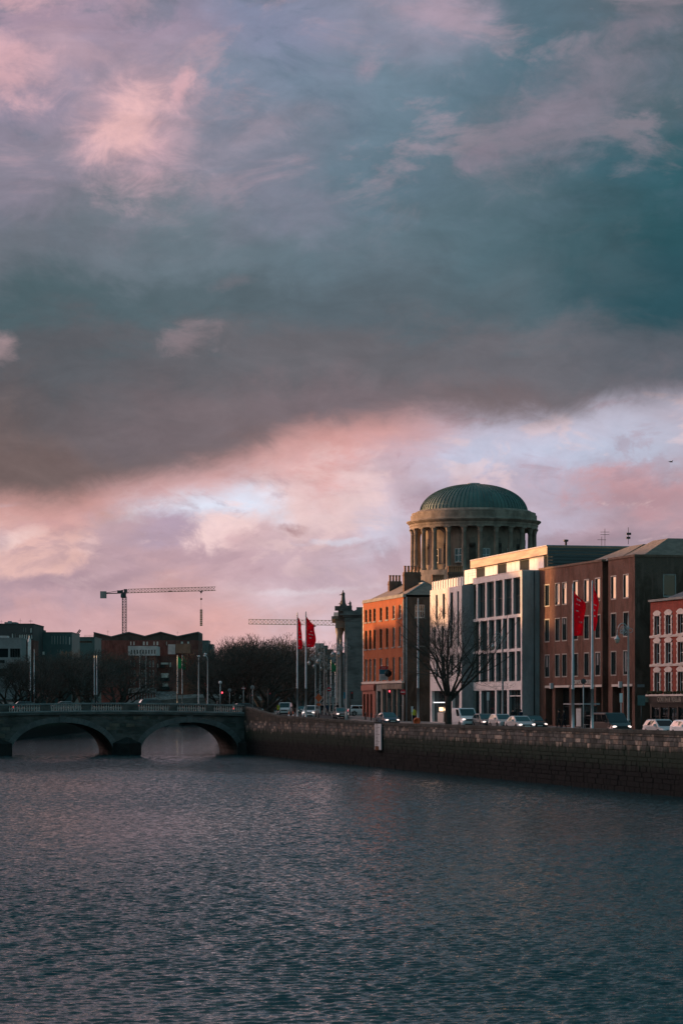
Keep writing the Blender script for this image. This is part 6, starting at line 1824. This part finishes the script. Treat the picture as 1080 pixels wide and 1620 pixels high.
lamps = [((993, None), 231.7, .15, 'ornate lamp with scrolled arm in front of the brick office, nearest the pub'),
         ((794.5, None), 268, 0, 'ornate scrolled lamp before the tall glazed bays of the pale office'),
         ((548, None), 322, -.3, 'thin ornate lamp in front of the granite pavilion wall'),
         ((538, None), 344, -.2, 'ornate lamp catching pink light at the corner of the granite pavilion'),
         ((499, None), 415, 0, 'leftmost of the ornate lamps up the quay right of the red flags'),
         ((506, None), 452, 0, 'second ornate lamp right of the far red flags'),
         ((513, None), 400, 0, 'third and tallest ornate lamp right of the far red flags'),
         ((516.5, None), 480, 0, 'ornate lamp close behind the third one up the quay'),
         ((523, None), 520, 0, 'ornate lamp just left of the green street flag'),
         ((530.5, None), 560, 0, 'farthest ornate lamp right of the green street flag')]
for i, ((px, _), Y, r, lab) in enumerate(lamps):
    loc = (K(px)*Y, Y, sz(Y)+.12); o = LP if i == 0 else copy_tree(LP, loc, r, lab)
    o.location = loc; o.rotation_euler = (0, 0, r); o['label'] = lab

def pole(root, h, r0=.085, m=None):
    q = MB(); q.lathe([(r0*1.6, 0), (r0*1.6, .25), (r0*1.15, .3), (r0, h*.3), (r0*1.12, h*.3), (r0*1.12, h*.3+.12), (r0, h*.3+.12), (r0*.62, h-.4), (r0*.5, h-.1), (.02, h)], 10)
    return q.obj('pole', m or M_steel, root)
def banner(root, zt, zb, w, ang, seed, mm, prints=True, cut=0.9, amp=.10):
    """hanging banner fixed along the pole, thrown into folds by the wind"""
    rng = random.Random(seed); nx, nz = 12, 26; ph = rng.uniform(0, 6)
    def pt(u, v):
        wid = w*(.35+.65*min(1, v/.16))*(1 if v < .80 else 1-(v-.80)*cut)*(1+.10*sin(7*v+ph))
        d = u*wid; f = amp*sin(u*5.5+v*5+ph)*u+.06*sin(v*13+u*3+ph)*u
        z = zt-(zt-zb)*v-.55*u*(1-v)*w-.05*sin(6*v)*u
        return (cos(ang)*d-sin(ang)*f+.06*cos(ang), sin(ang)*d+cos(ang)*f, z)
    m = MB(); vs = [pt(i/nx, j/nz) for j in range(nz+1) for i in range(nx+1)]; fs = []
    for j in range(nz):
        for i in range(nx):
            a = j*(nx+1)+i; fs.append((a, a+1, a+nx+2, a+nx+1))
    m.add(vs, fs, True); o = m.obj('flag', mm, root)
    sd = o.modifiers.new('thickness', 'SOLIDIFY'); sd.thickness = .012
    if prints:
        q = MB()
        for v0, v1, u0, u1 in ((.14, .19, .28, .62), (.27, .29, .2, .5), (.42, .445, .2, .7), (.54, .575, .25, .75), (.665, .70, .3, .85), (.90, .93, .25, .6)):
            for (a, b) in ((u0, (u0+u1)/2-.03), ((u0+u1)/2+.03, u1)):
                for sgn in (-1, 1):
                    e = Vector((-sin(ang), cos(ang), 0))*.012*sgn
                    q.add([Vector(pt(a, v0))+e, Vector(pt(b, v0))+e, Vector(pt(b, v1))+e, Vector(pt(a, v1))+e], [(0, 1, 2, 3)])
        q.obj('flag_print', M_flag_w, root)
    return o
def flagpole(px, off, pytop, lab, mm=M_flag, fl=(935, 1005), w=1.0, ang=0.0, seed=1, grp='red banner flagpoles on the right quay', loc=None, r0=.11, amp=.1):
    p = loc or at(px, off)+Vector((0, 0, .12)); h = zat(pytop, p.y)-p.z
    root = thing('flagpole', lab, 'flagpole', p, 0, grp); pole(root, h, r0)
    if fl: banner(root, zat(fl[0], p.y)-p.z, zat(fl[1], p.y)-p.z, w, ang, seed, mm, mm is M_flag, amp=amp)
    return root
flagpole(905.5, 1.6, 923, 'tall steel flagpole with a red banner, left of the pair at the brick office', fl=(933, 1006), w=.92, ang=.15, seed=2)
flagpole(936, 1.6, 918, 'tall steel flagpole with a narrow furled red banner, right of the office pair', fl=(922, 998), w=.62, ang=.85, seed=5)
flagpole(470.3, 1.6, 968, 'far flagpole with a thin folded red banner against the pink sky', fl=(976, 1027), w=.55, ang=.5, seed=7)
flagpole(483.8, 1.6, 967, 'far flagpole with a full red banner against the pink sky', fl=(975, 1024), w=1.05, ang=.1, seed=9)
flagpole(661, 2.0, 946, 'tall bare steel flagpole in front of the dark side of the brick house', fl=None)
for px, Y, top, fl, lab in ((281, 700, 1036, (1037, 1058), 'left of two poles with green flags on the left quay'), (288.5, 705, 1036, (1037, 1060), 'right of two poles with green flags on the left quay')):
    flagpole(px, 0, top, lab, M_green, fl, 1.1, .3, px, 'green flag poles', Vector((K(px)*Y, Y, 1.0)), .14)
flagpole(523.5, 0, 1043, 'pole with a broad green street flag up the right quay', M_green, (1046, 1063), 1.3, .0, 3, 'green flag poles', Vector((K(523.5)*500, 500, sz(500))), .09)
flagpole(530, 0, 1050, 'pole with a small green street flag, right of the broad one', M_green, (1055, 1064), 1.0, .0, 6, 'green flag poles', Vector((K(530)*540, 540, sz(540))), .09)
for px, Y, top, lab in ((48.8, 520, 1026, 'left of two tall pale poles under the white steeple'), (54.6, 522, 1027, 'right of two tall pale poles under the white steeple'), (149.6, 560, 1036, 'left of two slim poles in front of the red brick wall'), (153.6, 562, 1036, 'right of two slim poles in front of the red brick wall')):
    flagpole(px, 0, top, lab, M_green, None, 1, 0, 1, 'bare poles on the left quay', Vector((K(px)*Y, Y, 1.0)), .12)

def bridge_lamp(px, pyt, lab, arm, grp='plain lamp posts on the bridge'):
    p = on_bridge(px, 11.0); h = zat(pyt, p.y)-p.z
    root = thing('bridge_lamp', lab, 'street lamp', p, 0, grp)
    m = MB(); m.lathe([(.14, 0), (.14, .8), (.085, .9), (.065, h-.9)], 8)
    if arm: m.tube([(0, 0, h-.92), (-.02, 0, h-.5), (-.14, 0, h-.2), (-.34, 0, h-.1)], .06, 6)
    else: m.tube([(0, 0, h-.9), (0, 0, h-.25)], .06, 6)
    m.obj('post', M_steel, root)
    for x, z in (((-.38, h-.12), (-.30, h+.12)) if arm else ((0.03, h-.1),)):
        m = MB(); m.ball((x, 0, z), .16, 8, 6, 1.2, 1, .8); m.obj('lamp_head', M_signw, root)
bridge_lamp(314.3, 1037, 'plain lamp post with a single head on the bridge, left of the pair', False)
bridge_lamp(328.6, 1036, 'plain lamp post with a curved double head on the bridge, right of the pair', True)

def signal(px, loc, pyt, lab, red=False, globe=False):
    h = zat(pyt, loc.y)-loc.z
    root = thing('traffic_light', lab, 'traffic light', loc, 0)
    m = MB(); m.tube([(0, 0, 0), (0, 0, h)], .075, 6); m.obj('post', M_lamp_paint if globe else M_dark_iron, root)
    x = .26; zh = h-(1.5 if globe else .6)
    m = MB(); m.box(x-.15, x+.15, -.12, .14, zh-.5, zh+.5); m.obj('signal_head', M_plastic, root)
    for k, mm in enumerate((M_redlit if red else M_tail, M_plastic, M_plastic)):
        q = MB(); q.lathe([(.005, -.05), (.11, -.05), (.11, .02)], 10); q.v = [(x+a, -.125+c, zh+.32-.3*k+b) for a, b, c in q.v]; q.obj('lens', mm, root)
    if globe:
        q = MB(); q.ball((0, 0, h+.18), .24, 10, 7); q.obj('globe', M_signw, root)
    return root
signal(348.5, on_bridge(348.5, 10.5), 1082, 'bridge traffic light showing red on a post with a white globe', True, True)
signal(397, on_bridge(396, 9.0), 1097, 'dark traffic light at the right end of the bridge', False)
signal(424, at(424, 3.0), 1094, 'grey traffic light by the wall just past the bridge end', False)
signal(613, at(612.5, 12.9), 1090, 'traffic light showing red at the ground floor of the brick house', True)
signal(553.5, Vector((K(553.5)*338, 338, sz(338))), 1093, 'dark traffic light in front of the granite pavilion', False)

def round_sign(px, loc, pyc, rad, lab, face, bar=None, back=False, sq=None, pole_m=None):
    zc = zat(pyc, loc.y)-loc.z
    root = thing('road_sign', lab, 'road sign', loc, 0)
    m = MB(); m.tube([(0, 0, 0), (0, 0, zc+rad*.8)], .045, 6); m.obj('post', pole_m or M_lamp_paint, root)
    m = MB()
    if sq: m.box(-sq[0], sq[0], -.09, -.05, zc-sq[1], zc+sq[1])
    else:
        m.lathe([(.005, -.02), (rad, -.02), (rad, .02), (.005, .02)], 18); m.v = [(x, -.07+z, zc+y) for x, y, z in m.v]
    m.obj('plate', face, root)
    if bar:
        m = MB(); m.box(-rad*.7, rad*.7, -.105, -.092, zc-rad*.16, zc+rad*.16); m.obj('bar', bar, root)
    return root
round_sign(363.3, on_bridge(363.3, 10.0), 1092, .25, 'round grey backed road sign on the bridge, near the red signal', M_render_g)
round_sign(385.2, on_bridge(385.2, 10.0), 1089, .30, 'no entry sign with a white bar near the right end of the bridge', M_signr, M_signw, sq=(.30, .10))
round_sign(399.7, on_bridge(399.5, 3.0), 1087.5, .30, 'largest round road sign, seen from behind at the end of the bridge', M_render_g)
round_sign(520.5, Vector((K(520.5)*372, 372, sz(372))), 1090.5, .33, 'no entry sign between the lamp posts by the granite pavilion', M_signr, M_signw)
round_sign(637, at(637, 12.9), 1095, .34, 'no entry sign at the corner of the brick house', M_signr, M_signw)
round_sign(771.3, at(771.3, 13.4), 1101.5, .1, 'narrow parking sign with orange panel before the pale office', M_signw, None, sq=(.13, .45))
round_sign(981.5, at(981.5, 13.6), 1104, .1, 'narrow pale parking sign before the brick office', M_signw, None, sq=(.14, .42))
round_sign(1013.5, at(1013.5, 12.9), 1108, .1, 'dark green sign board in the lane beside the pub', M_tealblk, None, sq=(.33, .45), pole_m=M_dark_iron)
round_sign(922, at(922, 2.0), 1078, .22, 'dark round sign on a thin white post between the right flagpoles', M_render_d)
round_sign(651.5, at(651.5, 3.0), 1122, .1, 'small sign plate on a thin post left of the bare flagpole', M_signw, None, sq=(.10, .3))
round_sign(544.5, at(545, 9.5), 1100, .1, 'narrow blue sign on the lamp before the granite pavilion', M_signb, None, sq=(.14, .42))
o = MB(); o.box(-.05, .0, -.3, .3, 0, .3)
# street name plate on the lane side of the brick office
t = thing('street_name_plate', 'pale street name plate on the dark lane wall of the brick office', 'sign', (BO.X, BO.Y, 0), BO.rot)
zz = zat(1085, BO.depth(BO_W)); o = MB(); o.box(BO_W+.01, BO_W+.05, .25, 1.0, zz-.14, zz+.14); o.obj('plate', M_lead, t)

# orange roadworks sign and cones
t = thing('roadworks_sign', 'orange diamond roadworks sign on a post up the quay', 'road sign', Vector((K(504)*350, 350, sz(350))), 0)
o = MB(); zc = zat(1104, 350)-sz(350); o.slab([(0, zc-.62), (.5, zc), (0, zc+.62), (-.5, zc)], -.08, -.04); o.obj('plate', M_orange, t)
o = MB(); o.tube([(0, 0, 0), (0, 0, zc+.3)], .05, 5); o.obj('post', M_dark_iron, t)
o = MB(); o.box(-.25, .25, -.08, -.04, zc-1.1, zc-.75); o.obj('lower_plate', M_orange, t)
for i, px in enumerate((457, 463.5)):
    Y = 330; t = thing('traffic_cone', ['orange and white traffic cone, left of two by the flagpoles', 'orange and white traffic cone, right of two by the flagpoles'][i], 'traffic cone', Vector((K(px)*Y, Y, sz(Y))), 0, 'traffic cones by the flagpoles')
    o = MB(); o.box(-.24, .24, -.24, .24, 0, .06); o.lathe([(.19, .06), (.135, .40)], 10); o.lathe([(.10, .62), (.05, 1.0), (.01, 1.0)], 10); o.obj('cone', M_orange, t)
    o = MB(); o.lathe([(.135, .401), (.10, .619)], 10); o.obj('white_band', M_signw, t)
# orange lifebuoy housing behind the wall coping
p = at(659, .75)+Vector((0, 0, .1)); t = thing('lifebuoy_stand', 'orange lifebuoy on a short post at the wall edge', 'lifebuoy', p, -.3); zc = zat(1141, p.y)-p.z
o = MB(); R_, r_ = .27, .10
vs = []; fs = []
for i in range(16):
    for k in range(8):
        a, b_ = 2*pi*i/16, 2*pi*k/8; vs.append(((R_+r_*cos(b_))*cos(a), r_*sin(b_), zc+(R_+r_*cos(b_))*sin(a)))
for i in range(16):
    for k in range(8): fs.append((i*8+k, ((i+1) % 16)*8+k, ((i+1) % 16)*8+(k+1) % 8, i*8+(k+1) % 8))
o.add(vs, fs, True); o.obj('ring', M_orange, t)
o = MB(); o.box(-.26, .26, .11, .14, zc-.34, zc+.34); o.obj('backing_board', M_orange, t)
o = MB(); o.tube([(0, .16, 0), (0, .16, zc+.3)], .04, 5); o.obj('post', M_dark_iron, t)

# bus shelter
def shelter():
    p0, p1 = at(903, 11.6), at(962, 11.6); d = p1-p0; L = d.length
    t = thing('bus_shelter', 'glass bus shelter with a pale roof edge in front of the brick office', 'bus shelter', p0+Vector((0, 0, .12)), atan2(d.y, d.x))
    L = min(L, 8.5); z1 = zat(1115.5, p0.y)-p0.z
    o = MB(); o.box(-.3, L*.62, -.7, 1.0, z1-.08, z1+.05); o.obj('roof', M_lead, t)
    for x in (0, L*.2, L*.4, L*.58):
        o = MB(); o.tube([(x, .8, 0), (x, .8, z1-.08)], .05, 5); o.obj('post', M_dark_iron, t)
    for x0, x1 in ((.07, L*.2-.07), (L*.2+.07, L*.4-.07), (L*.4+.07, L*.58-.07)):
        o = MB(); o.box(x0, x1, .79, .81, .2, z1-.2); o.obj('glass_panel', M_cglass, t)
    o = MB(); o.box(L*.34, L*.52, -.5, -.36, .25, z1-.35); o.obj('poster_case', M_dark_iron, t)
    o = MB(); o.box(L*.35, L*.51, -.52, -.502, .35, z1-.45); o.obj('poster', mat('pale poster', (.58, .57, .56), .5, .3, 1.2), t)
    o = MB(); o.box(L*.1, L*.32, .4, .75, .45, .52); o.tube([(L*.14, .58, 0), (L*.14, .58, .45)], .04, 5); o.tube([(L*.28, .58, 0), (L*.28, .58, .45)], .04, 5); o.obj('bench', M_steel, t)
shelter()
# a gull over the brick office
t = thing('seagull', 'small dark gull gliding high over the brick office', 'bird', (K(1060.5)*300, 300, zat(731, 300)), .4)
o = MB(); o.tube([(-.25, 0, 0), (-.1, 0, .03), (.12, 0, .03), (.26, 0, .0)], [.02, .07, .06, .015], 6); o.obj('body', M_dark_iron, t)
for sg in (-1, 1):
    o = MB(); o.add([(.1, sg*.05, .04), (-.08, sg*.05, .04), (-.02, sg*.3, .16), (.10, sg*.3, .16), (-.10, sg*.62, .08), (-.04, sg*.62, .09), (.09, sg*.05, .02), (-.07, sg*.05, .02), (-.02, sg*.3, .14), (.10, sg*.3, .14)], [(0, 1, 2, 3), (3, 2, 4, 5), (6, 9, 8, 7), (9, 5, 4, 8), (0, 3, 9, 6), (1, 7, 8, 2)]); o.obj('wing', M_dark_iron, t)
# post and bollards along the kerb
bm = MB(); bm.lathe([(.09, 0), (.09, .7), (.11, .72), (.11, .8), (.06, .95), (.01, 1.0)], 8); bme = bm.mesh('bollard', M_dark_iron)
for i in range(4):
    p = at(578+9*i, 12.85); o = bpy.data.objects.new('bollard', bme); COL.objects.link(o); o.location = p+Vector((0, 0, .12))
    tag(o, 'dark iron bollard on the pavement edge before the brick house', 'bollard', 'bollards before the brick house')
# boundary fence and kiosks under the left trees, half hidden by the bridge
t = thing('quay_railing', 'pale railing along the left quay under the trees', 'railing', (lx(480)-.3, 480, .95), pi/2)
o = MB()
for i in range(160): o.tube([(i*2.0, 0, 0), (i*2.0, 0, 1.15)], .03, 4)
for z in (.2, 1.1): o.tube([(0, 0, z), (320, 0, z)], .03, 4)
o.obj('rails', M_steel, t, kind='stuff')
k = thing('quay_kiosk', 'low pale kiosk under the trees at the left end of the bridge', 'kiosk', (K(2)*560, 560, .9), 0)
o = MB(); o.box(-3.2, 3.0, 0, 4, 0, 2.7); o.obj('wall', M_render_g, k)
o = MB(); o.box(-3.6, 3.4, -.4, 4.4, 2.72, 3.0); o.obj('roof', M_tealblk, k)
for i in range(4): o = MB(); o.box(-2.8+1.5*i, -1.8+1.5*i, -.05, -.01, .4, 2.2); o.obj('shutter', M_litwin, k)
